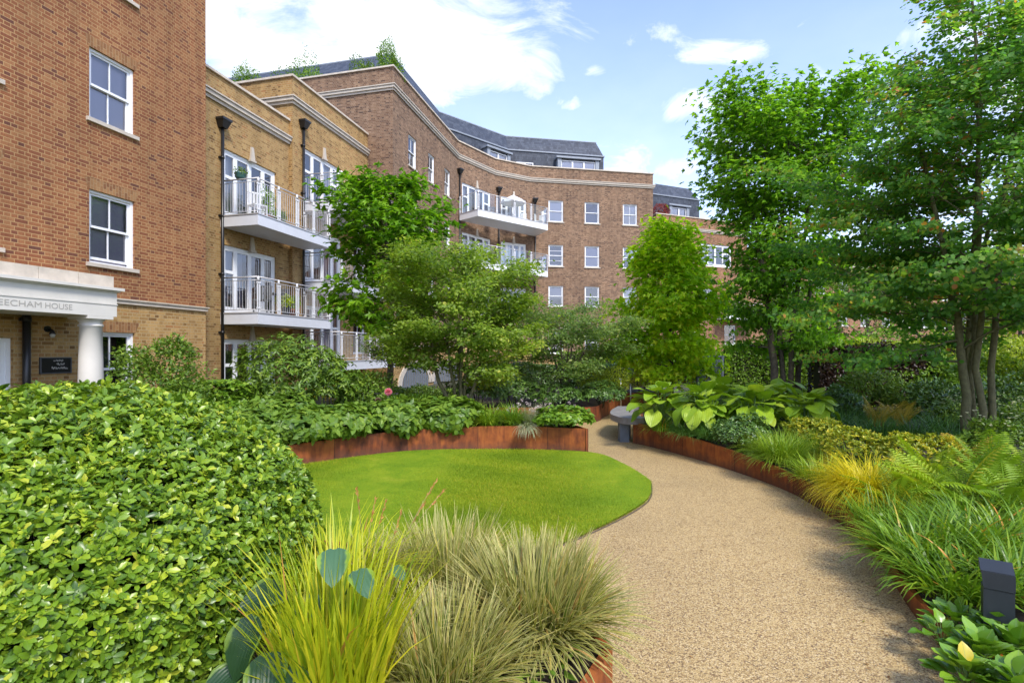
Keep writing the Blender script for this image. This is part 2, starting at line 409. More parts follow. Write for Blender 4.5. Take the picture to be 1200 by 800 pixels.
LEAF_GAIN = (1.75, 1.42, 0.95)
def leafmat(name, stops, trans=.3, rough=.42, spec=.4, rib=None, margin=None, tip=None, gain=1.0, veins=0):
    """leaf colour runs through stops by a per-leaf random number; rib / margin / tip are markings of the leaf itself"""
    m, nt, b = newmat(name)
    a = nd(nt, 'ShaderNodeAttribute'); a.attribute_name = 'rnd'
    stops = [(q, (min(.8, k[0] * LEAF_GAIN[0] * gain), min(.8, k[1] * LEAF_GAIN[1] * gain), min(.8, k[2] * LEAF_GAIN[2] * gain))) for q, k in stops]
    c = ramp(nt, a.outputs['Fac'], stops).outputs[0]
    av = nd(nt, 'ShaderNodeAttribute'); av.attribute_name = 'v'
    at_ = nd(nt, 'ShaderNodeAttribute'); at_.attribute_name = 't'
    if rib:
        k = nd(nt, 'ShaderNodeMapRange'); nt.links.new(mth(nt, 'ABSOLUTE', av.outputs['Fac']), k.inputs['Value'])
        k.inputs['From Min'].default_value = rib[1]; k.inputs['From Max'].default_value = rib[1] * .3
        c = mixc(nt, mth(nt, 'MULTIPLY', k.outputs[0], rib[2]), c, rib[0])
    if margin:
        k = nd(nt, 'ShaderNodeMapRange')
        wob = noise(nt, 30, 3, .5, objvec(nt))
        e = mth(nt, 'ADD', mth(nt, 'ABSOLUTE', av.outputs['Fac']), mth(nt, 'MULTIPLY', mth(nt, 'SUBTRACT', wob, .5), margin[3] if len(margin) > 3 else .0))
        nt.links.new(e, k.inputs['Value']); k.inputs['From Min'].default_value = margin[1]; k.inputs['From Max'].default_value = margin[1] + .12
        c = mixc(nt, mth(nt, 'MULTIPLY', k.outputs[0], margin[2]), c, margin[0])
    if tip:
        k = nd(nt, 'ShaderNodeMapRange'); nt.links.new(at_.outputs['Fac'], k.inputs['Value'])
        k.inputs['From Min'].default_value = tip[1]; k.inputs['From Max'].default_value = 1.0
        c = mixc(nt, mth(nt, 'MULTIPLY', k.outputs[0], tip[2]), c, tip[0])
    nt.links.new(c, b.inputs['Base Color'])
    b.inputs['Roughness'].default_value = rough; b.inputs['Specular IOR Level'].default_value = spec
    if veins:
        sn = mth(nt, 'SINE', mth(nt, 'MULTIPLY', mth(nt, 'SUBTRACT', av.outputs['Fac'], mth(nt, 'MULTIPLY', mth(nt, 'SIGN', av.outputs['Fac']), mth(nt, 'MULTIPLY', at_.outputs['Fac'], .0))), veins))
        bump(nt, b, mth(nt, 'ADD', sn, mth(nt, 'MULTIPLY', noise(nt, 60, 3, .5, objvec(nt)), .6)), .18, .006)
    tl = nd(nt, 'ShaderNodeBsdfTranslucent')
    nt.links.new(mixc(nt, 1.0, c, (1.25, 1.3, .55), 'MULTIPLY'), tl.inputs[0])
    mxs = nd(nt, 'ShaderNodeMixShader'); mxs.inputs[0].default_value = trans
    nt.links.new(b.outputs[0], mxs.inputs[1]); nt.links.new(tl.outputs[0], mxs.inputs[2])
    nt.links.new(mxs.outputs[0], nt.nodes['Material Output'].inputs['Surface'])
    return m
# ------------------------------------------------------------------ foliage builders (numpy)
def unit(a): return a / (np.linalg.norm(a, axis=-1, keepdims=True) + 1e-9)
class Leaves:
    """gathers many small leaf faces; build() links them as one mesh with per-leaf attributes"""
    def __init__(s): s.V = []; s.F = {}; s.R = []; s.T = []; s.S = []; s.n = 0; s.mi = {}
    def raw(s, V, faces, rnd, t, v, mat=0):
        """V (m,3); faces (k,q) index array"""
        V = np.asarray(V, np.float32); faces = np.asarray(faces, np.int64) + s.n
        s.V.append(V); s.n += len(V)
        s.R.append(np.broadcast_to(np.asarray(rnd, np.float32), (len(V),))); s.T.append(np.asarray(t, np.float32)); s.S.append(np.asarray(v, np.float32))
        s.F.setdefault((faces.shape[1], mat), []).append(faces)
    def add(s, tm, P, X, N, L, W, rnd, curl=1.0, mat=0):
        tv, tf = tm
        n = len(P)
        if n == 0: return
        X = unit(X); N = unit(N - X * np.sum(N * X, 1, keepdims=True)); S = np.cross(N, X)
        L = np.broadcast_to(np.asarray(L, float), (n,)); W = np.broadcast_to(np.asarray(W, float), (n,))
        V = (P[:, None, :] + X[:, None, :] * (L[:, None] * tv[None, :, 0])[..., None] + S[:, None, :] * (W[:, None] * tv[None, :, 1])[..., None]
             + N[:, None, :] * ((L * curl)[:, None] * tv[None, :, 2])[..., None]).reshape(-1, 3)
        k = len(tv)
        F = (np.array(tf)[None] + (np.arange(n) * k)[:, None, None]).reshape(-1, len(tf[0]))
        s.raw(V, F, np.repeat(np.broadcast_to(rnd, (n,)), k), np.tile(tv[:, 0], n), np.tile(tv[:, 1] * 2, n), mat)
    def build(s, name, mats, parent=None, loc=None, smooth=False):
        me = bpy.data.meshes.new(name)
        org = ORG[parent.name] if parent is not None else np.array(loc if loc is not None else (0, 0, 0), float)
        V = np.concatenate(s.V).astype(np.float32) - org.astype(np.float32)
        me.vertices.add(len(V)); me.vertices.foreach_set('co', V.ravel())
        loops = []; starts = []; tots = []; mi = []; off = 0
        for (q, m), fl in s.F.items():
            f = np.concatenate(fl); loops.append(f.ravel()); starts.append(off + np.arange(len(f)) * q); tots.append(np.full(len(f), q)); mi.append(np.full(len(f), m)); off += f.size
        loops = np.concatenate(loops).astype(np.int32); starts = np.concatenate(starts).astype(np.int32); mi = np.concatenate(mi).astype(np.int32)
        me.loops.add(len(loops)); me.loops.foreach_set('vertex_index', loops)
        me.polygons.add(len(starts)); me.polygons.foreach_set('loop_start', starts)
        me.polygons.foreach_set('loop_total', np.concatenate(tots).astype(np.int32))
        me.polygons.foreach_set('material_index', mi)
        if smooth: me.polygons.foreach_set('use_smooth', np.ones(len(starts), bool))
        for nm, arr in (('rnd', s.R), ('t', s.T), ('v', s.S)):
            a = me.attributes.new(nm, 'FLOAT', 'POINT'); a.data.foreach_set('value', np.concatenate(arr).astype(np.float32))
        for m in (mats if isinstance(mats, (list, tuple)) else [mats]): me.materials.append(m)
        me.update(calc_edges=True)
        return link(name, me, parent, loc)

L4 = (np.array([(0, 0, 0), (.45, .5, .07), (1, 0, -.04), (.45, -.5, .07)]), [(0, 2, 1), (0, 3, 2)])
L8 = (np.array([(0, 0, 0), (.28, .40, .05), (.28, 0, .0), (.28, -.40, .05), (.66, .38, .03), (.66, 0, -.03), (.66, -.38, .03), (1, 0, -.13)]),
      [(0, 2, 1), (0, 3, 2), (1, 2, 5), (1, 5, 4), (2, 3, 6), (2, 6, 5), (4, 5, 7), (5, 6, 7)])
LROUND = (np.array([(0, 0, 0), (.22, .42, .04), (.6, .5, .03), (1, .0, -.06), (.6, -.5, .03), (.22, -.42, .04), (.45, 0, -.02)]),
          [(0, 6, 1), (1, 6, 2), (2, 6, 3), (3, 6, 4), (4, 6, 5), (5, 6, 0)])
_star = [(0, 0, 0)]
for i_, (a_, r_) in enumerate([(-150, .42), (-118, .20), (-70, .62), (-35, .26), (0, .70), (35, .26), (70, .62), (118, .20), (150, .42)]):
    _star.append((.4 + r_ * cos(radians(a_)) * .86, r_ * sin(radians(a_)) * .92, -.16 * r_ if i_ % 2 == 0 else .03))
LSTAR = (np.array(_star), [(0, i, i + 1) for i in range(1, 9)] + [(0, 9, 1)])
LOVAL = (np.array([(0, 0, 0), (.25, .36, .05), (.25, 0, .0), (.25, -.36, .05), (.68, .50, .03), (.68, 0, -.03), (.68, -.50, .03), (.95, .18, -.08), (1, 0, -.12), (.95, -.18, -.08)]),
      [(0, 2, 1), (0, 3, 2), (1, 2, 5), (1, 5, 4), (2, 3, 6), (2, 6, 5), (4, 5, 7), (5, 8, 7), (5, 9, 8), (5, 6, 9)])
LNARROW = (np.array([(0, 0, 0), (.35, .5, .06), (1, 0, -.08), (.35, -.5, .06)]), [(0, 2, 1), (0, 3, 2)])
def bigleaf(nl=9, nw=7, heart=.16, cup=.16, droop=.28, wave=.03):
    V = []; 
    for i in range(nl):
        t = i / (nl - 1)
        w = max(.02, (sin(pi * min(1, t ** .72 * 1.0)) ** .72)) if t < .999 else .015
        if i == 0: w = .25
        for j in range(nw):
            v = j / (nw - 1) * 2 - 1
            x = t - heart * abs(v) ** 1.6 * (1 - t) ** 1.5
            z = cup * abs(v) ** 1.4 * w * .5 - droop * t * t + wave * sin(9 * t + 3 * v) * abs(v) * w - .012 * cos(v * 12 * pi / 2) * w
            V.append((x, v * .5 * w, z))
    F = [(i * nw + j, i * nw + j + 1, (i + 1) * nw + j + 1, (i + 1) * nw + j) for i in range(nl - 1) for j in range(nw - 1)]
    F = [f[::-1] for f in F]
    return np.array(V), F
LHOSTA = bigleaf()
LPLAIN = bigleaf(9, 7, .03, .22, .30, .04)
LGIANT = bigleaf(9, 9, .26, .22, .22, .05)
LBERG = bigleaf(6, 5, .10, .22, .10, .07)
LHYD = bigleaf(5, 3, .02, .12, .18, .0)

def dirs(rng, n, zmin=-1.0, zmax=1.0):
    z = rng.uniform(zmin, zmax, n); a = rng.uniform(0, 2 * pi, n); r = np.sqrt(np.maximum(0, 1 - z * z))
    return np.stack([r * np.cos(a), r * np.sin(a), z], 1)
def lumps(rng, D, amp, k=7, f=(2.5, 7)):
    out_ = np.ones(len(D))
    for _ in range(k):
        K = dirs(rng, 1)[0] * rng.uniform(*f)
        out_ += amp / k * 2.2 * np.sin(D @ K + rng.uniform(0, 6.28))
    return out_
def ellip_leaves(Lv, rng, c, r, n, size, tm, asp=.5, shell=.6, bump=.16, zmin=-.35, up=.45, out=.7, rosette=0, jit=.35, curl=1., mat=0, tilt=.5, sizevar=.3, box=None, keep=None):
    """n leaves through an ellipsoid's outer volume, single or in rosettes round shoot tips"""
    c = np.array(c, float); r = np.array(r, float)
    m = n // rosette if rosette else n
    D = dirs(rng, m, zmin, 1)
    lf = lumps(rng, D, bump)
    rad = (shell + (1 - shell) * rng.random(m) ** .45) * lf
    P = c + D * r * rad[:, None]
    if keep is not None:
        k = keep(P); P = P[k]; D = D[k]; m = len(P)
    Nn = unit(D / r * r.mean())
    cr = rng.normal(0, .16, m)
    if rosette:
        A = unit(Nn * out + np.array([0, 0, up]) + rng.normal(0, jit * .6, (m, 3)))
        ref = unit(np.cross(A, rng.normal(0, 1, (m, 3)))); B = np.cross(A, ref)
        for k in range(rosette):
            ang = 2 * pi * k / rosette + rng.normal(0, .3, m)
            T = ref * np.cos(ang)[:, None] + B * np.sin(ang)[:, None]
            tl = rng.normal(tilt, .22, m)[:, None]
            X = unit(T * np.cos(tl) + A * np.sin(tl))
            N = unit(A * np.cos(tl) - T * np.sin(tl) + rng.normal(0, .12, (m, 3)))
            L = size * rng.uniform(1 - sizevar, 1 + sizevar, m)
            Lv.add(tm, P + A * (rng.random(m) * size * .3)[:, None], X, N, L, L * asp, np.clip(.5 + cr + rng.normal(0, .16, m), 0, 1), curl, mat)
    else:
        N = unit(Nn * out + np.array([0, 0, up]) + rng.normal(0, jit, (m, 3)))
        X = rng.normal(0, 1, (m, 3)) + Nn * .8 + np.array([0, 0, -.25])
        L = size * rng.uniform(1 - sizevar, 1 + sizevar, m)
        Lv.add(tm, P, X, N, L, L * asp, np.clip(.5 + cr + rng.normal(0, .16, m), 0, 1), curl, mat)
def shrub(name, label, cat, c, r, n, size, mat, tm=L4, group=None, seed=1, stems=True, blobs=None, **kw):
    """leafy bush: c = base centre on the soil, r = (rx, ry, height)"""
    rng = np.random.default_rng(seed)
    t = thing(name, label, cat, (c[0], c[1], c[2]), group)
    Lv = Leaves()
    bl = blobs or [(0, 0, 0.5, 1, 1, .55, 1.0)]
    tot_ = sum(b[6] for b in bl)
    for b in bl:
        cc = (c[0] + b[0] * r[0], c[1] + b[1] * r[1], c[2] + b[2] * r[2])
        ellip_leaves(Lv, rng, cc, (r[0] * b[3], r[1] * b[4], r[2] * b[5]), int(n * b[6] / tot_), size, tm, **kw)
    Lv.build('foliage', mat, t)
    if stems:
        mb = MB()
        for i in range(7):
            a = rng.uniform(0, 6.28); q = rng.uniform(.3, .75)
            p0 = np.array([c[0] + .06 * cos(a) * r[0], c[1] + .06 * sin(a) * r[1], c[2] - .05])
            p2 = np.array([c[0] + q * r[0] * cos(a), c[1] + q * r[1] * sin(a), c[2] + r[2] * rng.uniform(.55, .85)])
            pm = (p0 + p2) / 2 + np.array([0, 0, .12 * r[2]])
            mb.tube([p0, pm, p2], [.014, .010, .004], 5)
        mb.build('stem', M['twig'], t)
    return t

def blades(Lv, rng, P, az, L, W, lean, arch, seg=5, mat=0, rnd=None, twist=.2, tipw=.06):
    """arching grass blades: P (n,3) bases, az heading, lean = start angle from vertical, arch = total further bend (radians)"""
    n = len(P)
    h = np.stack([np.cos(az), np.sin(az), np.zeros(n)], 1); side = np.stack([-np.sin(az), np.cos(az), np.zeros(n)], 1)
    tw = rng.normal(0, twist, n)
    cur = P.astype(float).copy(); pts = []
    for i in range(seg + 1):
        t = i / seg
        pts.append(cur.copy())
        ang = lean + arch * (t + .5 / seg) ** 1.25
        cur = cur + (h * np.sin(ang)[:, None] + np.array([0, 0, 1.]) * np.cos(ang)[:, None]) * (L / seg)[:, None]
    V = np.zeros((n, seg + 1, 2, 3))
    for i in range(seg + 1):
        t = i / seg
        w = (W * (max(tipw, (1 - t ** 2.2)) * min(1, .55 + 2 * t)))[:, None] * .5
        s2 = unit(side * np.cos(tw)[:, None] + h * np.sin(tw)[:, None] * .6)
        V[:, i, 0] = pts[i] - s2 * w; V[:, i, 1] = pts[i] + s2 * w
    base = (np.arange(n) * (seg + 1) * 2)[:, None, None]
    q = np.array([[2 * i, 2 * i + 1, 2 * i + 3, 2 * i + 2] for i in range(seg)])[None]
    F = (base + q).reshape(-1, 4)
    if rnd is None: rnd = np.clip(rng.normal(.5, .2, n), 0, 1)
    k = (seg + 1) * 2
    tt = np.tile(np.repeat(np.arange(seg + 1) / seg, 2), n); vv = np.tile(np.tile([-1., 1.], seg + 1), n)
    Lv.raw(V.reshape(-1, 3), F, np.repeat(rnd, k), tt, vv, mat)
def grass_clump(name, label, cat, c, n, length, width, mat, spread=.08, lean=(.1, .9), arch=(.4, 1.5), seed=1, group=None, seg=5, azr=None, stalks=None, lenvar=.25, sq=1.0, twist=.2):
    rng = np.random.default_rng(seed)
    a = rng.uniform(0, 2 * pi, n) if azr is None else rng.normal(azr[0], azr[1], n)
    rr = spread * np.sqrt(rng.random(n)); b = a + rng.normal(0, .6, n)
    P = np.stack([c[0] + rr * np.cos(b), c[1] + rr * np.sin(b) * sq, np.full(n, c[2] - .01)], 1)
    u = rng.random(n) ** .8
    lean_ = lean[0] + (lean[1] - lean[0]) * u; arch_ = arch[0] + (arch[1] - arch[0]) * np.clip(u * .6 + rng.random(n) * .4, 0, 1)
    L = length * rng.uniform(1 - lenvar, 1 + lenvar * .6, n); W = width * rng.uniform(.7, 1.2, n)
    Lv = Leaves(); blades(Lv, rng, P, a, L, W, lean_, arch_, seg, twist=twist)
    if stalks is None:
        return tag(Lv.build(name, mat, None, tuple(c)), label, cat, group)
    t = thing(name, label, cat, tuple(c), group)
    Lv.build('blade', mat, t)
    stalks(t, rng)
    return t

def hosta(name, label, cat, c, nleaf, size, mat, stemmat, seed=1, group=None, lean=(.35, 1.0), petiole=.45, tm=None, asp=.78, toward=None, curl=1., elr=(.30, -.25)):
    rng = np.random.default_rng(seed)
    t = thing(name, label, cat, tuple(c), group)
    Lv = Leaves(); st = MB()
    for i in range(nleaf):
        f = (i + .5) / nleaf
        a = i * 2.39996 + rng.normal(0, .25)
        if toward is not None and rng.random() < toward[1]: a = toward[0] + rng.normal(0, .8)
        th = lean[0] + (lean[1] - lean[0]) * f + rng.normal(0, .08)
        Lp = petiole * rng.uniform(.8, 1.2) * (1.1 - .25 * f)
        h = np.array([cos(a), sin(a), 0.])
        p0 = np.array(c, float); p1 = p0 + Lp * (h * sin(th * .8) + np.array([0, 0, cos(th * .8)]))
        pm = (p0 + p1) / 2 - h * .03 * Lp
        st.tube([p0, pm, p1], [.010 * size / .35, .008 * size / .35, .006 * size / .35], 5)
        el = rng.normal(elr[0] + (elr[1] - elr[0]) * f, .2)
        X = h * cos(el) + np.array([0, 0, sin(el)]); N = -h * sin(el) + np.array([0, 0, cos(el)]) + rng.normal(0, .14, 3)
        s_ = size * rng.uniform(.8, 1.15)
        Lv.add(tm or LHOSTA, p1[None], X[None], N[None], s_, s_ * asp * rng.uniform(.9, 1.1), np.array([np.clip(rng.normal(.5, .2), 0, 1)]), curl * rng.uniform(.6, 1.3))
    Lv.build('leaf_blade', mat, t, smooth=True)
    st.build('leaf_stalk', stemmat, t)
    return t

def fern(name, label, cat, c, nf, length, mat, seed=1, group=None, lean=(.25, .95), arch=(.5, 1.2), npin=30, azr=None):
    rng = np.random.default_rng(seed)
    Lv = Leaves()
    for i in range(nf):
        a = i * 2.39996 + rng.normal(0, .3) if azr is None else rng.normal(azr[0], azr[1])
        h = np.array([cos(a), sin(a), 0.]); side = np.array([-sin(a), cos(a), 0.])
        L = length * rng.uniform(.75, 1.15); l0 = rng.uniform(*lean); ar = rng.uniform(*arch)
        ts = np.linspace(0, 1, npin); ang = l0 + ar * ts ** 1.2
        step = L / (npin - 1)
        d = h[None] * np.sin(ang)[:, None] + np.array([0, 0, 1.])[None] * np.cos(ang)[:, None]
        P = np.array(c, float) + np.cumsum(d * step, 0) - d[0] * step
        Nn = np.cross(d, side[None]); Nn[Nn[:, 2] < 0] *= -1
        roll = rng.normal(0, .25); sd = side * cos(roll) + np.array([0, 0, sin(roll)])
        pl = L * .23 * np.sin(pi * np.clip(ts * .92 + .08, 0, 1)) ** .8 * np.where(ts < .12, 0, 1)
        k = pl > .005
        r0 = np.clip(rng.normal(.5, .2), 0, 1)
        for s_ in (1, -1):
            X = sd[None] * s_ + d * .45 - np.array([0, 0, .12])
            Lv.add(LNARROW, P[k], np.broadcast_to(X[k], P[k].shape), Nn[k] + rng.normal(0, .08, P[k].shape), pl[k], np.maximum(step * .62, .003), np.full(k.sum(), r0))
        w = .004
        V = np.stack([P - side * w, P + side * w], 1).reshape(-1, 3)
        F = np.array([[2 * j, 2 * j + 1, 2 * j + 3, 2 * j + 2] for j in range(npin - 1)])
        Lv.raw(V, F, np.full(len(V), .1), np.zeros(len(V)), np.zeros(len(V)))
    return tag(Lv.build(name, mat, None, tuple(c)), label, cat, group)

def tree(name, label, cat, base, stems, prof, leafmat_, barkmat, leaf, tm, nleaf, seed, group=None, limbs=26, h0=.25, elev=(.9, .15), sec=7, droop=.0, asp=.9, flat=.5, r0=.06,
         clump=.16, up=.8, gaps=.0, seclen=.42, limbr=.35, elevj=.14, centre=(0, 0), power=1.0, twigs=True, sizevar=.3):
    """stems: list of polylines (absolute); prof(h01) -> crown radius at that height fraction of the crown; leaves sit on twigs, twigs on limbs"""
    rng = np.random.default_rng(seed)
    t = thing(name, label, cat, tuple(base), group)
    tk = MB(); Lv = Leaves()
    ztop = max(s[-1][2] for s in stems); zb = base[2]
    tips = []   # (p0, p1, weight)
    ga = rng.uniform(0, 6.28)
    for si, s in enumerate(stems):
        pts = np.array(s, float); n = len(pts)
        # resample
        seg = np.linalg.norm(np.diff(pts, axis=0), axis=1); cum = np.concatenate([[0], np.cumsum(seg)]); T = cum[-1]
        q = np.linspace(0, T, 14); pts = np.stack([np.interp(q, cum, pts[:, k]) for k in range(3)], 1)
        pts[1:-1] += rng.normal(0, .012 * T / 4, (12, 3)) * np.array([1, 1, .3])
        rs = r0 * (1 - .3 * (si > 0)) * np.linspace(1, .0, 14) ** .8 + .006
        tk.tube(pts, rs, 8)
        nl = max(3, int(limbs / len(stems)))
        for i in range(nl):
            f = h0 + (1 - h0) * ((i + rng.random()) / nl) ** power
            j = f * 13; j0 = min(12, int(j)); p0 = pts[j0] + (pts[j0 + 1] - pts[j0]) * (j - j0)
            hz = (p0[2] - zb) / (ztop - zb)
            ga += 2.39996
            a = ga + rng.normal(0, .3)
            ctr = np.array([base[0] + centre[0], base[1] + centre[1]])
            e = elev[0] + (elev[1] - elev[0]) * (1 - hz) + rng.normal(0, elevj)
            R = prof(hz)
            # reach so that the tip lies near the crown radius about the axis
            hdir = np.array([cos(a), sin(a)])
            dv = p0[:2] - ctr; bq = np.dot(dv, hdir); disc = bq * bq - (np.dot(dv, dv) - R * R)
            L = (-bq + sqrt(disc)) if disc > 0 else R * .4
            L = max(.15, L) * rng.uniform(.72, 1.06) / max(.45, cos(e))
            L = min(L, R * 1.7)
            if sin(e) > .05: L = min(L, max(.12, (ztop - p0[2]) * 1.03 + .10) / sin(e))
            dr = np.array([hdir[0] * cos(e), hdir[1] * cos(e), sin(e)])
            m = 7; tt = np.linspace(0, 1, m)
            lp = p0[None] + dr[None] * (L * tt)[:, None] + np.array([0, 0, 1.])[None] * ((-droop * L) * tt ** 2)[:, None]
            lp[1:] += np.cumsum(rng.normal(0, .02 * L, (m - 1, 3)), 0)
            rl = max(.006, rs[j0] * limbr)
            tk.tube(lp, np.linspace(rl, .003, m), 5, cap=False)
            ns = max(2, int(sec * (L / max(.4, prof(.4)) + .3)))
            for k in range(ns):
                g = .22 + .78 * (k + rng.random()) / ns
                jj = g * (m - 1); b0 = min(m - 2, int(jj)); sp = lp[b0] + (lp[b0 + 1] - lp[b0]) * (jj - b0)
                sa = a + (1 if k % 2 else -1) * rng.uniform(.4, 1.1)
                se = rng.normal(e * (1 - flat) , .3 * (1 - flat) + .08)
                sl = seclen * L * (1.15 - .6 * g) * rng.uniform(.7, 1.2) + .08
                sd = np.array([cos(sa) * cos(se), sin(sa) * cos(se), sin(se)])
                sp2 = sp + sd * sl + np.array([0, 0, -droop * sl * .6])
                sp2[2] = min(sp2[2], ztop + rng.uniform(-.1, .2))
                if twigs: tk.tube([sp, (sp + sp2) / 2 + np.array([0, 0, .03 * sl]), sp2], [.006, .004, .002], 3, cap=False)
                if rng.random() > gaps: tips.append((sp, sp2, sl))
            tips.append((lp[-2], lp[-1] + dr * .1, L * .25 + .1))
    A = np.array([q[0] for q in tips]); B = np.array([q[1] for q in tips]); w = np.array([q[2] for q in tips]) + .05
    cnt = rng.multinomial(nleaf, w / w.sum())
    idx = np.repeat(np.arange(len(tips)), cnt); n = len(idx)
    f = rng.random(n) ** .75 * 1.05
    D = B[idx] - A[idx]; Dn = unit(D)
    off = rng.normal(0, 1, (n, 3)) * np.array([1, 1, 1 - flat * .75]) * clump
    P = A[idx] + D * f[:, None] + off
    cvar = rng.normal(0, .13, len(tips))
    X = Dn * .6 + rng.normal(0, .6, (n, 3)) * np.array([1, 1, .5]) + np.array([0, 0, -.25])
    N = np.array([0, 0, up * .55]) + rng.normal(0, .42, (n, 3)) + unit((P - np.array([base[0] + centre[0], base[1] + centre[1], zb + (ztop - zb) * .35])) * np.array([1, 1, .6])) * .95
    L = leaf * rng.uniform(1 - sizevar, 1 + sizevar, n)
    Lv.add(tm, P, X, N, L, L * asp, np.clip(.5 + cvar[idx] + rng.normal(0, .15, n), 0, 1))
    Lv.build('crown', leafmat_, t)
    tk.build('trunk', barkmat, t)
    return t
# ------------------------------------------------------------------ ground, path, lawn
def poly_mesh(name, pts, z, mat, kind='structure', cell=None):
    from mathutils.geometry import tessellate_polygon
    vs3 = [Vector((p[0], p[1], (p[2] if len(p) > 2 else z))) for p in pts]
    mb = MB()
    for tri in tessellate_polygon([vs3]):
        q = [tuple(vs3[i]) for i in tri]
        a, b, c = q
        if (b[0] - a[0]) * (c[1] - a[1]) - (b[1] - a[1]) * (c[0] - a[0]) < 0: q = q[::-1]
        mb.face(q, 0, [(p[0], p[1]) for p in q])
    o = mb.build(name, mat)
    if kind: o['kind'] = kind
    return o
def crspline(pts, n=8, closed=False):
    P = [np.array(p, float) for p in pts]; res = []
    N = len(P)
    for i in range(N if closed else N - 1):
        g = (lambda k: P[k % N]) if closed else (lambda k: P[min(max(k, 0), N - 1)])
        p0, p1, p2, p3 = g(i - 1), g(i), g(i + 1), g(i + 2)
        for k in range(n):
            t = k / n
            res.append(.5 * (2 * p1 + (p2 - p0) * t + (2 * p0 - 5 * p1 + 4 * p2 - p3) * t * t + (3 * p1 - p0 - 3 * p2 + p3) * t ** 3))
    if not closed: res.append(P[-1])
    return np.array(res)

S = 400
mb = MB(); mb.face([(-S, -S, -.06), (S, -S, -.06), (S, S, -.06), (-S, S, -.06)]); tag(mb.build('ground', M['ground']), kind='structure')

right_edge = crspline([(1.55, .6), (2.05, 1.9), (2.48, 2.95), (2.70, 3.58), (3.18, 4.71), (3.43, 6.0), (3.42, 6.95), (3.08, 8.37), (2.62, 9.6), (2.32, 10.14)], 8)
mid_edge = crspline([(-5.6, 4.6), (-5.2, 6.2), (-4.4, 7.3), (-3.36, 8.16), (-2.5, 8.86), (-1.52, 9.35), (0.0, 9.5), (1.31, 9.12)], 8)
far_edge = crspline([(-3.0, 13.6), (0.2, 13.2), (1.9, 13.1), (2.45, 14.1), (2.95, 15.4), (3.25, 16.4), (3.75, 17.1), (5.2, 17.3)], 8)
near_edge = crspline([(-.9, -.3), (-.55, .5), (-.1, 1.5), (.25, 2.05), (.46, 2.42)], 6)
near_back = crspline([(.46, 2.42), (.12, 3.15), (-.5, 3.55), (-1.6, 3.85), (-3.0, 4.05), (-4.2, 4.2)], 6)

path_poly = [(-6.5, -4), (5, -4)] + [(5, 0)] + [(4.5, 4), (4.6, 8), (3.6, 10.6), (3.4, 12.5), (4.6, 15.4), (6.5, 18.5), (-7, 18.5), (-7, 4)]
poly_mesh('path', path_poly, 0.0, M['path'])
lawn_pts = crspline([(1.335, 9.05), (1.69, 8.19), (1.83, 7.26), (1.80, 6.85), (1.535, 6.1), (.863, 5.22), (.2, 4.62), (-.9, 4.2), (-2.4, 4.15), (-4.0, 4.5), (-4.95, 5.6), (-4.7, 6.8),
                     (-4.2, 7.35), (-3.30, 8.08), (-2.48, 8.76), (-1.52, 9.25), (0, 9.40)], 6, closed=True)
poly_mesh('lawn', [(p[0], p[1], .018 + .022 * sin(.9 * p[0]) ** 2) for p in lawn_pts], .02, M['lawn'])
# thin metal edging between turf and gravel
mb = MB()
LP = [tuple(p) for p in lawn_pts]; L2 = [p for p in crspline([(1.335, 9.05), (1.69, 8.19), (1.83, 7.26), (1.80, 6.85), (1.535, 6.1), (.863, 5.22), (.2, 4.62), (-.9, 4.2)], 8)]
for a, b in zip(L2[:-1], L2[1:]):
    d = unit(b - a); n_ = np.array([d[1], -d[0]])
    A, B = a - n_ * .004, b - n_ * .004
    A2, B2 = a - n_ * .016, b - n_ * .016
    mb.hexa([(A2[0], A2[1], -.02), (B2[0], B2[1], -.02), (B[0], B[1], -.02), (A[0], A[1], -.02), (A2[0], A2[1], .008), (B2[0], B2[1], .008), (B[0], B[1], .008), (A[0], A[1], .008)])
tag(mb.build('lawn_edging', M['bark'], None, (1.7, 7.5, 0)), 'thin brown metal edging strip curving between lawn and gravel path', 'edging')

# mown grass blades
def in_poly(P, poly):
    x, y = P[:, 0], P[:, 1]; c = np.zeros(len(P), bool); j = len(poly) - 1
    for i in range(len(poly)):
        xi, yi = poly[i]; xj, yj = poly[j]
        c ^= ((yi > y) != (yj > y)) & (x < (xj - xi) * (y - yi) / (yj - yi + 1e-12) + xi); j = i
    return c
M['grass'] = leafmat('mown_grass', [(0, (.06, .13, .008)), (.45, (.12, .215, .012)), (.8, (.20, .28, .018)), (1, (.32, .30, .07))], trans=.35, rough=.6, spec=.2)
rng = np.random.default_rng(5)
P = np.stack([rng.uniform(-3.6, 1.95, 420000), rng.uniform(4.2, 9.5, 420000)], 1)
P = P[in_poly(P, [tuple(p) for p in lawn_pts])]
P = P[rng.random(len(P)) < np.clip((6.4 / P[:, 1]) ** 2, .25, 1)]
lv = Leaves()
k = len(P); stripe = .10 * np.sign(np.sin((P[:, 0] * .35 + P[:, 1] * .94) * 2 * pi / 1.05)); patch = .5 + stripe + .36 * np.sin(P[:, 0] * 2.1 + 1.3 * np.sin(P[:, 1] * 1.7)) * np.sin(P[:, 1] * 2.7 + P[:, 0]) 
blades(lv, rng, np.concatenate([P, np.full((k, 1), .018)], 1), rng.uniform(0, 6.28, k), rng.uniform(.018, .042, k), np.full(k, .0042), rng.uniform(.1, .8, k), rng.uniform(.2, .9, k), 2,
       rnd=np.clip(patch * .6 + rng.normal(.2, .17, k), 0, 1), tipw=.1)
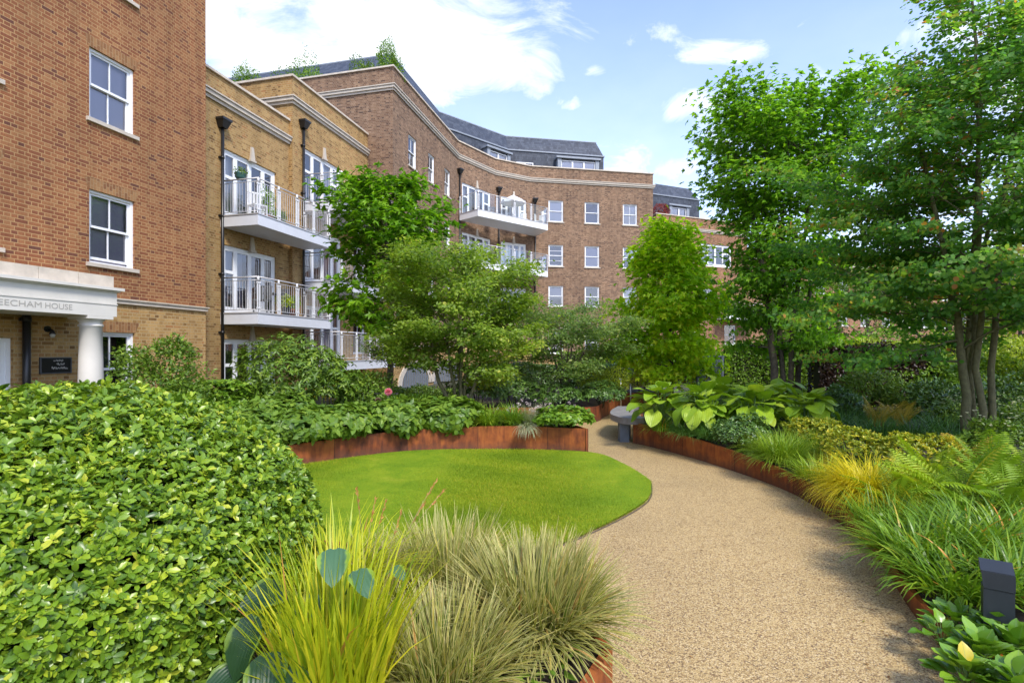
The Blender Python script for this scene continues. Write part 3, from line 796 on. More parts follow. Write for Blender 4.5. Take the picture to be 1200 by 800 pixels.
# long stray blades along the edge
ed = np.array(L2); ei = rng.integers(0, len(ed) - 1, 5000); ef = rng.random((5000, 1)); ep = ed[ei] * (1 - ef) + ed[ei + 1] * ef
ep = ep - np.array([.03, 0]) + rng.normal(0, .016, (5000, 2))
blades(lv, rng, np.concatenate([ep, np.full((5000, 1), .012)], 1), rng.uniform(0, 6.28, 5000), rng.uniform(.025, .06, 5000), np.full(5000, .004), rng.uniform(.3, 1.2, 5000), rng.uniform(.2, .9, 5000), 2, tipw=.1)
tag(lv.build('grass', M['grass']), 'short mown grass of the lawn', 'grass', kind='stuff')

# ------------------------------------------------------------------ raised beds of weathering steel
def planter_wall(label, line, hs, side=1, th=.035):
    """line (n,2), hs heights; thickness goes to the bed side (side=+1: left of travel)"""
    cl = np.concatenate([[0], np.cumsum(np.linalg.norm(np.diff(line, axis=0), axis=1))])
    tang = np.gradient(line, axis=0); tang = unit(tang); nn = np.stack([-tang[:, 1], tang[:, 0]], 1) * side
    inn = line + nn * th
    H = np.interp(cl / cl[-1], np.linspace(0, 1, len(hs)), hs)
    mb = MB()
    for i in range(len(line) - 1):
        a, b, ia, ib = line[i], line[i + 1], inn[i], inn[i + 1]; ua, ub = cl[i], cl[i + 1]
        o_ = lambda q, z: (q[0], q[1], z)
        fs = [([o_(a, -.05), o_(b, -.05), o_(b, H[i + 1]), o_(a, H[i])], [(ua, -.05), (ub, -.05), (ub, H[i + 1]), (ua, H[i])]),
              ([o_(a, H[i]), o_(b, H[i + 1]), o_(ib, H[i + 1]), o_(ia, H[i])], [(ua, .5), (ub, .5), (ub, .55), (ua, .55)]),
              ([o_(ib, -.05), o_(ia, -.05), o_(ia, H[i]), o_(ib, H[i + 1])], [(ub, -.05), (ua, -.05), (ua, H[i]), (ub, H[i + 1])])]
        for f, uv in fs:
            if side < 0: f = f[::-1]; uv = uv[::-1]
            mb.face(f, 0, uv)
    for i, rev in ((0, False), (len(line) - 1, True)):
        a, ia = line[i], inn[i]
        f = [(a[0], a[1], H[i]), (ia[0], ia[1], H[i]), (ia[0], ia[1], -.05), (a[0], a[1], -.05)]
        if rev: f = f[::-1]
        mb.face(f, 0, [(cl[i], .4), (cl[i] + .03, .4), (cl[i] + .03, 0), (cl[i], 0)])
    m = line[len(line) // 2]
    return tag(mb.build('planter_wall', M['corten'], None, (m[0], m[1], 0)), label, 'planter wall', 'weathering steel planter walls')
planter_wall('long curved rusty steel wall holding the hosta bed along the gravel path', right_edge, [.10, .10, .12, .16, .22, .28, .34, .40], 1 * -1)
# bed end beside the bench, running back along the path
back_edge = crspline([(2.32, 10.14), (2.62, 10.75), (3.0, 12.2), (3.75, 13.8), (4.8, 15.0), (6.4, 15.9)], 6)
planter_wall('rusty steel bed wall running back from the stone bench, hidden by hostas', back_edge, [.40, .42, .45], -1)
me_ = planter_wall('rusty steel planter wall along the back edge of the lawn', mid_edge, [.20, .24, .30, .36, .41, .42], 1)
mid_side = crspline([(1.31, 9.12), (1.05, 9.9), (.6, 11.0), (-.6, 12.0), (-2.5, 12.5)], 6)
planter_wall('short rusty steel return of the planter behind the geraniums', mid_side, [.42, .42], 1)
planter_wall('far rusty steel planter wall curving towards the handrail', far_edge, [.34, .36, .40, .42], 1)
near_line = np.concatenate([near_edge, near_back[1:]])
planter_wall('dark rusty steel planter corner under the variegated sedge beside the path', near_line, [.40, .40], 1)

def soil(pts, zs):
    return poly_mesh('soil', [(p[0], p[1], z) for p, z in zip(pts, zs)], 0, M['red_soil'])
def inset(line, d): 
    t_ = unit(np.gradient(line, axis=0)); return line + np.stack([-t_[:, 1], t_[:, 0]], 1) * d
re_ = inset(right_edge, -.03); be_ = inset(back_edge, -.03)
zr = np.interp(np.linspace(0, 1, len(re_)), np.linspace(0, 1, 8), [.07, .07, .09, .13, .19, .25, .31, .36])
soil(list(re_) + list(be_) + [(9, 17), (14, 17), (14, 6), (6, 1), (3.5, 0)], list(zr) + [.38] * len(be_) + [.45, .5, .6, .35, .2])
me2 = inset(mid_edge, .03); ms2 = inset(mid_side, .03)
soil(list(me2) + list(ms2[1:]) + [(-7, 12.4), (-8, 8), (-7.5, 4.6)], list(np.interp(np.linspace(0, 1, len(me2)), [0, 1], [.2, .37])) + [.37] * (len(ms2) - 1) + [.38, .3, .2])
fe_ = inset(far_edge, .03)
soil(list(fe_) + [(5.2, 21), (-3, 21)], [.32] * len(fe_) + [.4, .4])
nl_ = inset(near_line, .03)
soil(list(nl_) + [(-4.2, -.3)], [.36] * (len(nl_) + 1))

# ------------------------------------------------------------------ building kit
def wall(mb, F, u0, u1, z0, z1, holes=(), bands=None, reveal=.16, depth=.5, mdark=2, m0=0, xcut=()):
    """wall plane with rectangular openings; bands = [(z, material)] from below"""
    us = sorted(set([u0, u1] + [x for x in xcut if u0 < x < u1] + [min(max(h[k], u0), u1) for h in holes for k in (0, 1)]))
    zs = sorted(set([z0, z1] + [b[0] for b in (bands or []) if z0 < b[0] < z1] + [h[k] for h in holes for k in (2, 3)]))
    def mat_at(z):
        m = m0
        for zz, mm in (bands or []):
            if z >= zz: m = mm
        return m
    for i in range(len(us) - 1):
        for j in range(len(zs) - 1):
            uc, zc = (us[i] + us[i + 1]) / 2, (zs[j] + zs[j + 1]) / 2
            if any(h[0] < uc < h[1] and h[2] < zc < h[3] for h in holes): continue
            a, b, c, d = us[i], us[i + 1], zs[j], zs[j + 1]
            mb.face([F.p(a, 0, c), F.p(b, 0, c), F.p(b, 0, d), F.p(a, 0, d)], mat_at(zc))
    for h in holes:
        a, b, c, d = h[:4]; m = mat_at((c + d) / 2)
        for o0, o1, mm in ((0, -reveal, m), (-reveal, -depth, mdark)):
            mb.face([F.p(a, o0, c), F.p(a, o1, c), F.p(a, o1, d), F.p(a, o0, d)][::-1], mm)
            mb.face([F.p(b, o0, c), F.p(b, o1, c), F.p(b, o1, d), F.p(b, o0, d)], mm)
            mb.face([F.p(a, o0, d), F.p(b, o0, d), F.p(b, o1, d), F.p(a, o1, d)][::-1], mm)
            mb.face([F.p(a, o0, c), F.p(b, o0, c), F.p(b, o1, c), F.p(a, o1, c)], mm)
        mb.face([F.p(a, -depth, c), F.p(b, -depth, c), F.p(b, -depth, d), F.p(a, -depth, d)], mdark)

wr = random.Random(11)
def window(b, F, u0, u1, z0, z1, gap=0.0, lintel='soldier', sill=True, cover=None, cols=2, o=-.07, bars_h=0, tint=None):
    """white sash window filling an opening"""
    w = MB(); fw = .055
    w.fbox(F, u0, u0 + fw, o - .10, o + .02, z0, z1); w.fbox(F, u1 - fw, u1, o - .10, o + .02, z0, z1)
    w.fbox(F, u0 + fw, u1 - fw, o - .10, o + .02, z1 - fw, z1); w.fbox(F, u0 + fw, u1 - fw, o - .10, o + .03, z0, z0 + .04)
    zm = (z0 + z1) / 2 + .01; a, c = u0 + fw, u1 - fw; st = .05
    for (q0, q1, oo) in ((zm - .02, z1 - fw, o - .02), (z0 + .04 + gap, zm + .02 + gap * .3, o - .065)):
        w.fbox(F, a, a + st, oo - .035, oo, q0, q1); w.fbox(F, c - st, c, oo - .035, oo, q0, q1)
        w.fbox(F, a + st, c - st, oo - .035, oo, q0, q0 + .05); w.fbox(F, a + st, c - st, oo - .035, oo, q1 - .045, q1)
        for k in range(1, cols):
            uu = a + (c - a) * k / cols
            w.fbox(F, uu - .013, uu + .013, oo - .030, oo - .004, q0 + .05, q1 - .045)
        if bars_h: w.fbox(F, a + st, c - st, oo - .028, oo - .006, (q0 + q1) / 2 - .012, (q0 + q1) / 2 + .012)
    wo = w.build('window', M['white'], b)
    g = MB()
    for (q0, q1, oo) in ((zm + .03, z1 - fw - .045, o - .04), (z0 + .09 + gap, zm - .025 + gap * .3, o - .085)):
        g.face([F.p(a + st, oo, q0), F.p(c - st, oo, q0), F.p(c - st, oo, q1), F.p(a + st, oo, q1)])
    g.build('pane', M['glass'], wo)
    cover = cover if cover is not None else wr.choice(['full', 'half', 'half', 'curtain', 'none'])
    if cover in ('full', 'half', 'third'):
        f = {'full': 0.0, 'half': wr.uniform(.35, .55), 'third': .72}[cover]
        k = MB(); zb = z0 + (z1 - z0) * f
        k.fbox(F, u0 + .05, u1 - .05, o - .145, o - .135, zb + .05, z1 - .05)
        bm_ = wr.choice(['blind', 'blind_sky_grey', 'blind']); k.build('blind', M[tint or bm_], wo)
    elif cover == 'curtain':
        k = MB()
        for s0, s1 in ((u0 + .05, u0 + (u1 - u0) * .3), (u1 - (u1 - u0) * .3, u1 - .05)):
            m_ = 8
            for i in range(m_):
                ua, ub = s0 + (s1 - s0) * i / m_, s0 + (s1 - s0) * (i + 1) / m_
                oa, ob = o - .19 - .03 * (i % 2), o - .19 - .03 * ((i + 1) % 2)
                k.face([F.p(ua, oa, z0 + .04), F.p(ub, ob, z0 + .04), F.p(ub, ob, z1 - .04), F.p(ua, oa, z1 - .04)], 0, None, True)
        k.build('curtain', M['curtain'], wo)
    if sill:
        k = MB(); k.fbox(F, u0 - .07, u1 + .07, -.05, .06, z0 - .075, z0 + .004); k.build('sill', M['stone'], wo)
    if lintel:
        k = MB(); hh = .235
        pts = [(u0 - .02, z1 - .002), (u1 + .02, z1 - .002), (u1 + .11, z1 + hh), (u0 - .11, z1 + hh)]
        k.face([F.p(u, .004, z) for u, z in pts], 0, [(z, u) for u, z in pts])
        k.build('lintel', M[lintel], wo)
    return wo
def french(b, F, u0, u1, z0, z1, cols, key=True, o=-.08, name='french_door', dark=False):
    """glazed doors: cols = list of (fraction, transom fraction or 0)"""
    w = MB(); g = MB(); fw = .07
    w.fbox(F, u0, u0 + fw, o - .1, o + .02, z0, z1); w.fbox(F, u1 - fw, u1, o - .1, o + .02, z0, z1)
    w.fbox(F, u0 + fw, u1 - fw, o - .1, o + .02, z1 - fw, z1); w.fbox(F, u0 + fw, u1 - fw, o - .1, o + .02, z0, z0 + .06)
    a = u0 + fw; W = u1 - fw - a; tot_ = sum(c[0] for c in cols)
    for i, (fr, tr) in enumerate(cols):
        c = a + W * fr / tot_
        s = .085
        w.fbox(F, a, a + s, o - .06, o, z0 + .06, z1 - fw); w.fbox(F, c - s, c, o - .06, o, z0 + .06, z1 - fw)
        w.fbox(F, a + s, c - s, o - .06, o, z1 - fw - s, z1 - fw); w.fbox(F, a + s, c - s, o - .06, o, z0 + .06, z0 + .24)
        if tr:
            zt = z0 + (z1 - z0) * tr; w.fbox(F, a + s, c - s, o - .06, o + .004, zt - .05, zt + .05)
        g.face([F.p(a + s, o - .03, z0 + .24), F.p(c - s, o - .03, z0 + .24), F.p(c - s, o - .03, z1 - fw - s), F.p(a + s, o - .03, z1 - fw - s)])
        a = c
    wo = w.build(name, M['white'], b); g.build('pane', M['glass'], wo)
    k = MB(); side = wr.random()
    m_ = 14; f0, f1 = ((0.02, .45) if side < .5 else (.55, .98))
    for i in range(m_):
        ua = u0 + (u1 - u0) * (f0 + (f1 - f0) * i / m_); ub = u0 + (u1 - u0) * (f0 + (f1 - f0) * (i + 1) / m_)
        oa, ob = o - .19 - .04 * (i % 2), o - .19 - .04 * ((i + 1) % 2)
        k.face([F.p(ua, oa, z0 + .04), F.p(ub, ob, z0 + .04), F.p(ub, ob, z1 - .04), F.p(ua, oa, z1 - .04)], 0, None, True)
    k.build('curtain', M[wr.choice(['curtain', 'blind', 'blind_sky_grey'])], wo)
    if key:
        k = MB(); um = (u0 + u1) / 2
        lo, hi = .10, .17
        P_ = F.p
        k.hexa([P_(um - lo, .07, z1 + .02), P_(um + lo, .07, z1 + .02), P_(um + lo, -.02, z1 + .02), P_(um - lo, -.02, z1 + .02),
                P_(um - lo * .55, .05, z1 + .45), P_(um + lo * .55, .05, z1 + .45), P_(um + lo * .55, -.02, z1 + .45), P_(um - lo * .55, -.02, z1 + .45)])
        k.fbox(F, um - .13, um + .13, -.02, .09, z1 - .04, z1 + .02)
        k.build('keystone', M['stone'], wo)
    return wo

def offset_poly(pts, dist):
    P = [np.array(p, float) for p in pts]; R = []
    for i, p in enumerate(P):
        ns = []
        for a, b in ((i - 1, i), (i, i + 1)):
            if a < 0 or b >= len(P): continue
            d = unit(P[b] - P[a]); ns.append(np.array([d[1], -d[0]]))
        n = sum(ns); n = n / np.linalg.norm(n); c = np.dot(n, ns[0])
        R.append(p + n * dist / max(.3, c))
    return R
def band(mb, pts, o0, o1, z0, z1, m=0):
    A, B = offset_poly(pts, o0), offset_poly(pts, o1)
    for i in range(len(pts) - 1):
        q = [B[i], B[i + 1], A[i + 1], A[i]]
        mb.hexa([(p[0], p[1], z0) for p in q] + [(p[0], p[1], z1) for p in q], m)
def cornice(b, pts, zc, ztop, name='cornice'):
    """stone band course and the coping on the parapet"""
    k = MB(); band(k, pts, -.02, .06, zc, zc + .10); band(k, pts, -.02, .12, zc + .10, zc + .22); band(k, pts, -.02, .16, zc + .222, zc + .27)
    k.build(name, M['stone'], b)
    k = MB(); band(k, pts, -.30, .07, ztop, ztop + .075); k.build('coping', M['coping'], b)

def drainpipe(b, F, u, z0, z1, hopper=True, r=.048):
    k = MB(); k.tube([F.p(u, .09, z0), F.p(u, .09, z1)], r, 10)
    for z in np.arange(z0 + .6, z1, 1.8): k.fbox(F, u - .075, u + .075, .0, .05, z - .03, z + .03); k.tube([F.p(u, .09, z - .04), F.p(u, .09, z + .04)], r + .012, 10)
    o_ = k.build('drainpipe', M['black'], b)
    if hopper:
        k = MB(); P_ = F.p; w, t = .10, .17
        k.hexa([P_(u - w, .19, z1 - .02), P_(u + w, .19, z1 - .02), P_(u + w, .005, z1 - .02), P_(u - w, .005, z1 - .02), P_(u - t, .27, z1 + .2), P_(u + t, .27, z1 + .2), P_(u + t, .005, z1 + .2), P_(u - t, .005, z1 + .2)])
        k.fbox(F, u - t - .02, u + t + .02, .005, .29, z1 + .2, z1 + .27)
        k.build('hopper', M['black'], o_)

def balcony(b, outline, zf, th=.36, style='bars', posts=1.0, mat='balcony_white', rail_h=1.08):
    pts = [np.array(p, float) for p in outline]
    k = MB()
    n = len(pts)
    k.face([(p[0], p[1], zf - th) for p in reversed(pts)]); k.face([(p[0], p[1], zf - .04) for p in pts])
    for i in range(n):
        a, c = pts[i], pts[(i + 1) % n]
        k.face([(a[0], a[1], zf - th), (c[0], c[1], zf - th), (c[0], c[1], zf - .04), (a[0], a[1], zf - .04)])
    bo = k.build('balcony', M[mat], b)
    k = MB(); ri = offset_poly(pts, .012)
    q0 = offset_poly(pts, .02); q1 = offset_poly(pts, -.09)
    for i in range(n - 1):
        q = [q0[i], q0[i + 1], q1[i + 1], q1[i]]
        k.hexa([(p[0], p[1], zf - .038) for p in q] + [(p[0], p[1], zf) for p in q])
    k.build('balcony_edge', M['rail'], bo)
    rl = offset_poly(pts, -.06)
    rails = MB(); gl = MB()
    for i in range(n - 1):
        a, c = rl[i], rl[i + 1]; L = np.linalg.norm(c - a); d = (c - a) / L; nn = np.array([d[1], -d[0]])
        P3 = lambda s, z, o=0: (a[0] + d[0] * s + nn[0] * o, a[1] + d[1] * s + nn[1] * o, z)
        rails.tube([P3(0, zf + rail_h), P3(L, zf + rail_h)], .022, 8)
        if style == 'bars':
            rails.tube([P3(0, zf + rail_h - .10), P3(L, zf + rail_h - .10)], .010, 6); rails.tube([P3(0, zf + .08), P3(L, zf + .08)], .012, 6)
            m = int(L / .105)
            for j in range(1, m): rails.tube([P3(L * j / m, zf + .08), P3(L * j / m, zf + rail_h - .1)], .0075, 5, cap=False)
        else:
            for s0 in np.arange(0, L - .1, posts):
                s1 = min(L, s0 + posts)
                gl.face([P3(s0 + .06, zf + .06), P3(s1 - .06, zf + .06), P3(s1 - .06, zf + rail_h - .05), P3(s0 + .06, zf + rail_h - .05)])
        m = max(1, round(L / posts))
        for j in range(m + (1 if i == n - 2 else 0)):
            s = L * j / m; k = MB()
            for w in (-.045, .045):
                q = [P3(s + w - .022, 0, .04), P3(s + w + .022, 0, .04), P3(s + w + .022, 0, .022), P3(s + w - .022, 0, .022)]
                k.hexa([(p[0], p[1], zf - .10) for p in q] + [(p[0], p[1], zf + rail_h - .16) for p in q])
            k.tube([P3(s, zf + rail_h - .12, .02), P3(s, zf + rail_h + .02, .02)], [.05, .02], 8)
            q = [P3(s - .075, 0, .05), P3(s + .075, 0, .05), P3(s + .075, 0, .012), P3(s - .075, 0, .012)]
            for z_ in (zf + .1, zf + rail_h - .2): k.hexa([(p[0], p[1], z_) for p in q] + [(p[0], p[1], z_ + .05) for p in q])
            k.build('post', M['rail_post'], bo)
    rails.build('railing', M['rail'], bo)
    if style != 'bars': gl.build('glass_panel', M['rail_glass'], bo)
    return bo

DV, NV = np.array([.242, .970]), np.array([.970, -.242])
def LF(c): return Frame(-NV * c, DV)
def cu(c, u): return DV * u - NV * c

# ------------------------------------------------------------------ porch house, left
CA = 11.2
FA = LF(CA)
ue = FA.hit(241)
bA = thing('apartment_building', 'red brick block with cream columned entrance porch and yellow brick ground floor', 'building', (*cu(CA + 2, 8), 0), 'apartment blocks round the courtyard')
def zh(F, px, py): return F.hit(px, py)[1]
wu0, wu1 = FA.hit(104.6), FA.hit(157.8)
W1 = (wu0, wu1, zh(FA, 130, 148.5), zh(FA, 105, 54)); W2 = (wu0, wu1, zh(FA, 130, 311.5), zh(FA, 105, 221))
zstr = zh(FA, 190, 358)
W3 = (wu0, wu1, .55, zh(FA, 130, 389))
sh = -(wu0 - FA.hit(-2)) - (wu1 - wu0)
WL = [(w[0] + sh, w[1] + sh, w[2], w[3]) for w in (W1, W2)]
W4 = [(wu0 + s, wu1 + s, W1[2] + 3.0, W1[3] + 3.0) for s in (0, sh)]
dr = (FA.hit(15) - 1.5, FA.hit(15), 0.0, zh(FA, 15, 396))
mb = MB()
wall(mb, FA, -1.5, ue, -.1, 15.2, [W1, W2, W3] + WL + W4 + [dr], [(-1, 1), (zstr, 0)])
FR = Frame(cu(CA, ue), -NV); wall(mb, FR, 0, 3.2, -.1, 15.2, [], [(-1, 1), (zstr, 0)])
P0 = cu(CA, -1.5)
FS = Frame(P0 - NV * 9, NV); wall(mb, FS, 0, 9, -.1, 15.2, [])
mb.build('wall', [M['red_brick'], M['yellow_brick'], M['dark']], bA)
for w, g, cv in ((W1, 0, 'full'), (W2, .06, 'full'), (W3, 0, 'none'), (WL[0], 0, 'half'), (WL[1], 0, 'half'), (W4[0], 0, None), (W4[1], 0, None)):
    window(bA, FA, *w, gap=g, cover=cv, sill=w is not W3, tint='blind_sky_grey' if cv == 'full' else None)  # full blinds hold the sky reflection of the panes in their colour
k = MB(); k.fbox(FA, -1.5, ue + .03, -.02, .05, zstr - .05, zstr + .03); k.fbox(FA, -1.5, ue + .05, -.02, .08, zstr + .031, zstr + .06); k.build('string_course', M['stone'], bA)
k = MB(); q = [cu(CA, -1.5), cu(CA, ue), cu(CA + 9, ue), cu(CA + 9, -1.5)]
k.face([(p[0], p[1], 14.6) for p in q]); k.build('roof', M['flat_roof'], bA)
french(bA, FA, *dr, [(1, 0)], key=False, name='entrance_door')
drainpipe(bA, FA, FA.hit(27), -.05, 2.5, hopper=False, r=.062)
# porch: beam on columns
CP = 10.0; FP_ = LF(CP); up = FP_.hit(137)
po = MB(); dep = CA - CP
po.fbox(FP_, up - 5.2, up, -dep + .003, 0, 2.43, 2.65); po.fbox(FP_, up - 5.2, up + .01, -dep + .003, .012, 2.652, 2.675)
po.fbox(FP_, up - 5.2, up, -dep + .003, 0.0, 2.677, 2.90); po.fbox(FP_, up - 5.2, up + .04, -dep + .003, .04, 2.902, 2.93)
po.fbox(FP_, up - 5.2, up + .09, -dep + .003, .09, 2.931, 2.985)
poo = po.build('porch', M['porch_white'], bA)
k = MB()
x = up - .02
while x > up - 5.2:
    k.fbox(FP_, x - .66, x - .004, -dep + .06, -.05, 2.987, 3.21); x -= .664
k.build('parapet_block', M['coping'], poo)
k = MB(); uc = FP_.hit(118); pc = FP_.p(uc, -.24, 0)
k.lathe(pc, [(.27, 0), (.27, .08), (.24, .10), (.25, .16), (.205, .2), (.205, .8), (.19, 1.6), (.175, 2.22), (.20, 2.235), (.20, 2.26), (.178, 2.27), (.178, 2.31), (.225, 2.36), (.23, 2.37)], 28)
k.fbox(FP_, uc - .245, uc + .245, -.485, .005, 2.37, 2.428); k.build('column', M['porch_white'], poo)
k = MB(); pc2 = FP_.p(uc - 4.4, -.24, 0)
k.lathe(pc2, [(.27, 0), (.27, .08), (.24, .10), (.25, .16), (.205, .2), (.205, .8), (.19, 1.6), (.175, 2.22), (.20, 2.235), (.20, 2.26), (.178, 2.27), (.178, 2.31), (.225, 2.36), (.23, 2.37)], 28)
k.fbox(FP_, uc - 4.645, uc - 4.155, -.485, .005, 2.37, 2.428); k.build('column', M['porch_white'], poo)
# carved name on the beam: flat letters, shade of the cuts put into their grey
def lettering(text, F, u0, u1, z, height, parent, mat, o=.001, name='lettering', depth=.004):
    cv = bpy.data.curves.new('lettering', 'FONT'); cv.body = text; cv.size = 1; cv.extrude = .0
    tmp = bpy.data.objects.new('lettering_source', cv); COL.objects.link(tmp)
    bpy.context.view_layer.update()
    me = bpy.data.meshes.new_from_object(tmp.evaluated_get(bpy.context.evaluated_depsgraph_get()))
    bpy.data.objects.remove(tmp); bpy.data.curves.remove(cv)
    n = len(me.vertices); co = np.zeros(n * 3); me.vertices.foreach_get('co', co); co = co.reshape(-1, 3)
    mn, mxx = co.min(0), co.max(0)
    x = (co[:, 0] - mn[0]) / (mxx[0] - mn[0]) * (u1 - u0) + u0; y = (co[:, 1] - mn[1]) / (mxx[1] - mn[1]) * height + z
    W = np.array([F.p(a, o + depth, b) for a, b in zip(x, y)]) - ORG[parent.name]
    me.vertices.foreach_set('co', W.ravel()); me.materials.append(mat); me.update()
    return link(name, me, parent)
tu1 = FP_.hit(84.5)
lettering('BEECHAM', FP_, tu1 - 1.22, tu1 - .50, 2.50, .098, poo, M['letter']); lettering('HOUSE', FP_, tu1 - .445, tu1, 2.50, .098, poo, M['letter'])

pl = thing('wall_plaque', 'black framed name plaque on the yellow brick wall under the porch', 'plaque', FA.p(FA.hit(64), 0, 1.2))
pu0, pu1 = FA.hit(45.5), FA.hit(82.5); pz0, pz1 = zh(FA, 64, 437.5), zh(FA, 64, 418.5)
k = MB(); k.fbox(FA, pu0, pu1, .004, .03, pz0, pz1); k.build('board', M['black'], pl)
k = MB()
for a in ((pu0, pu1, pz0, pz0 + .02), (pu0, pu1, pz1 - .02, pz1), (pu0, pu0 + .02, pz0 + .021, pz1 - .021), (pu1 - .02, pu1, pz0 + .021, pz1 - .021)): k.fbox(FA, a[0], a[1], .0, .04, a[2], a[3])
k.build('frame', M['furniture_grey'], pl)
r5 = random.Random(3); pw = pu1 - pu0; ph = pz1 - pz0
for (a, c, zf_, hh) in ((.42, .72, .74, .12), (.52, .78, .52, .14), (.36, .88, .28, .14)):
    x = a; k = MB()
    while x < c:
        w = r5.uniform(.018, .04); y0 = zf_ + r5.uniform(-.03, .03)
        k.fbox(FA, pu0 + pw * x, pu0 + pw * (x + w * .55), .031, .034, pz0 + ph * y0, pz0 + ph * (y0 + hh * r5.uniform(.5, 1))); x += w + .006
    k.build('inscription', M['plaque_mark'], pl)
lu, lz = FA.hit(55, 389)
wl = thing('wall_lamp', 'small black spotlight with pale lens fixed to the brick wall above the plaque', 'wall lamp', FA.p(lu, 0, lz))
k = MB(); k.tube([FA.p(lu, .0, lz + .06), FA.p(lu, .03, lz + .06)], .06, 12); k.tube([FA.p(lu, .02, lz + .06), FA.p(lu + .01, .12, lz + .03), FA.p(lu - .01, .14, lz - .03)], .022, 8)
k.tube([FA.p(lu, .13, lz + .02), FA.p(lu - .02, .17, lz - .05)], [.035, .05], 10); k.build('lamp_body', M['black'], wl)
k = MB(); k.tube([FA.p(lu - .021, .172, lz - .055), FA.p(lu - .03, .19, lz - .10)], [.047, .03], 10); k.build('lens', M['glow'], wl)

# ------------------------------------------------------------------ yellow brick bay one
CB = 12.74; FB = LF(CB); CC = 12.6; FC = LF(CC)
ub = 17.0
zt1 = 8.51 + EYE
bB = thing('apartment_building', 'lower yellow brick wing with two white barred balconies and black drainpipe', 'building', (*cu(CB + 2, 15), 0), 'apartment blocks round the courtyard')
du0, du1 = FB.hit(262), FB.hit(323.5)
heads = [zh(FB, 262, 173), zh(FB, 262, 286), zh(FB, 262, 397)]
fl1 = [h - 2.17 for h in heads]
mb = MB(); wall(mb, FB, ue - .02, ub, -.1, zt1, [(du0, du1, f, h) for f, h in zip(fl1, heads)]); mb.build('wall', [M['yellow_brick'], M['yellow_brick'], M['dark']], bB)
for f, h in zip(fl1, heads): french(bB, FB, du0, du1, f, h, [(.8, .62), (1, 0), (1, 0), (.8, .62)])
cornice(bB, [cu(CB, ue - .02), cu(CB, ub - .02)], zh(FB, 300, 141) - .18, zt1)
k = MB(); q = [cu(CB, ue), cu(CB, ub), cu(CB + 8, ub), cu(CB + 8, ue)]; k.face([(p[0], p[1], zt1 - .7) for p in q]); k.build('roof', M['flat_roof'], bB)
drainpipe(bB, FB, FB.hit(258), -.05, zh(FB, 258, 150))
for f in fl1[:2]: balcony(bB, [cu(CB - .002, 13.72), cu(11.37, 13.72), cu(11.37, 17.55), cu(CC - .13, 17.55)], f + .02)
# ------------------------------------------------------------------ bay two
zt2 = 10.15 + EYE; UE2 = 22.48
bC = thing('apartment_building', 'taller yellow brick wing stepped up behind the first, half hidden by the lobed tree', 'building', (*cu(CC + 2, 20), 0), 'apartment blocks round the courtyard')
gu0, gu1 = FC.hit(356.7), FC.hit(400); gv0, gv1 = FC.hit(414), FC.hit(427.5)
h2 = zh(FC, 356.7, 173); heads2 = [h2, h2 - 3.0, h2 - 6.0]
mb = MB(); holes = []
for h in heads2: holes += [(gu0, gu1, h - 2.15, h), (gv0, gv1, h - 1.9, h)]
wall(mb, FC, ub, UE2, -.1, zt2, holes)
FC2 = Frame(cu(CC + 6, ub), NV); wall(mb, FC2, 0, 6, -.1, zt2, [])
mb.build('wall', [M['yellow_brick'], M['yellow_brick'], M['dark']], bC)
for h in heads2:
    french(bC, FC, gu0, gu1, h - 2.15, h, [(.8, .62), (1, 0), (1, 0), (.8, .62)]); window(bC, FC, gv0, gv1, h - 1.9, h, lintel=None, sill=False, cover='none')
cornice(bC, [cu(CC + 6, ub), cu(CC, ub), cu(CC, UE2 - .03)], zt2 - 1.0, zt2)
k = MB(); q = [cu(CC, ub), cu(CC, UE2), cu(CC + 6, UE2), cu(CC + 6, ub)]; k.face([(p[0], p[1], zt2 - .7) for p in q]); k.build('roof', M['flat_roof'], bC)
drainpipe(bC, FC, FC.hit(353.5), -.05, zh(FC, 353, 150))
for h in heads2: balcony(bC, [cu(CC - .002, 17.62), cu(10.95, 17.62), cu(10.95, 22.0), cu(CC - .002, 22.0)], h - 2.13)

# ------------------------------------------------------------------ long brown brick block with slate mansard
A_ = cu(11.3, UE2); B_ = np.array([-3.42, 33.2]); K_ = np.array([-1.17, 36.3]); C_ = np.array([1.30, 37.75]); D_ = np.array([10.5, 39.4]); D2_ = np.array([9.2, 46.6])
zt = 13.2 + EYE
bD = thing('apartment_building', 'long curved brown brick block with slate mansard roof and glass balconies', 'building', (2, 42, 0), 'apartment blocks round the courtyard')
mb = MB()
def seg(a, b): return Frame(a, b - a), float(np.linalg.norm(b - a))
FR0, L0 = seg(cu(19, UE2), A_); wall(mb, FR0, 0, L0, -.1, zt, [], [(-1, 1), (2.0, 0)])
FAB, LAB = seg(A_, B_)
FBK, LBK = seg(B_, K_); FKC, LKC = seg(K_, C_); FCD, LCD = seg(C_, D_); FDD, LDD = seg(D_, D2_)
winAB = []
for x0, x1, yt in ((478.6, 488.2, 155.5), (502, 509.3, 177.5), (521, 527.6, 197)):
    u0, u1 = FAB.hit(x0), FAB.hit(x1); zt_ = zh(FAB, x0, yt); winAB.append((u0, u1, 12.4 - 1.55 + .15, 12.55))
hAB = [(u0, u1, a - 3.1 * f, b - 3.1 * f) for f in range(3) for (u0, u1, a, b) in winAB]
wall(mb, FAB, 0, LAB, -.1, zt, hAB, [(-1, 1), (2.0, 0)])
zf3, zf2 = zh(FBK, 545, 251) , 0
zF = [10.35, 7.2, 4.05]
dB = (FBK.hit(541.5), FBK.hit(575)); dK = (FKC.hit(601), FKC.hit(616.5)); dK2 = (FKC.hit(587), FKC.hit(600))
wall(mb, FBK, 0, LBK, -.1, zt, [(dB[0], dB[1], z, z + 2.15) for z in zF], [(-1, 1), (2.0, 0)])
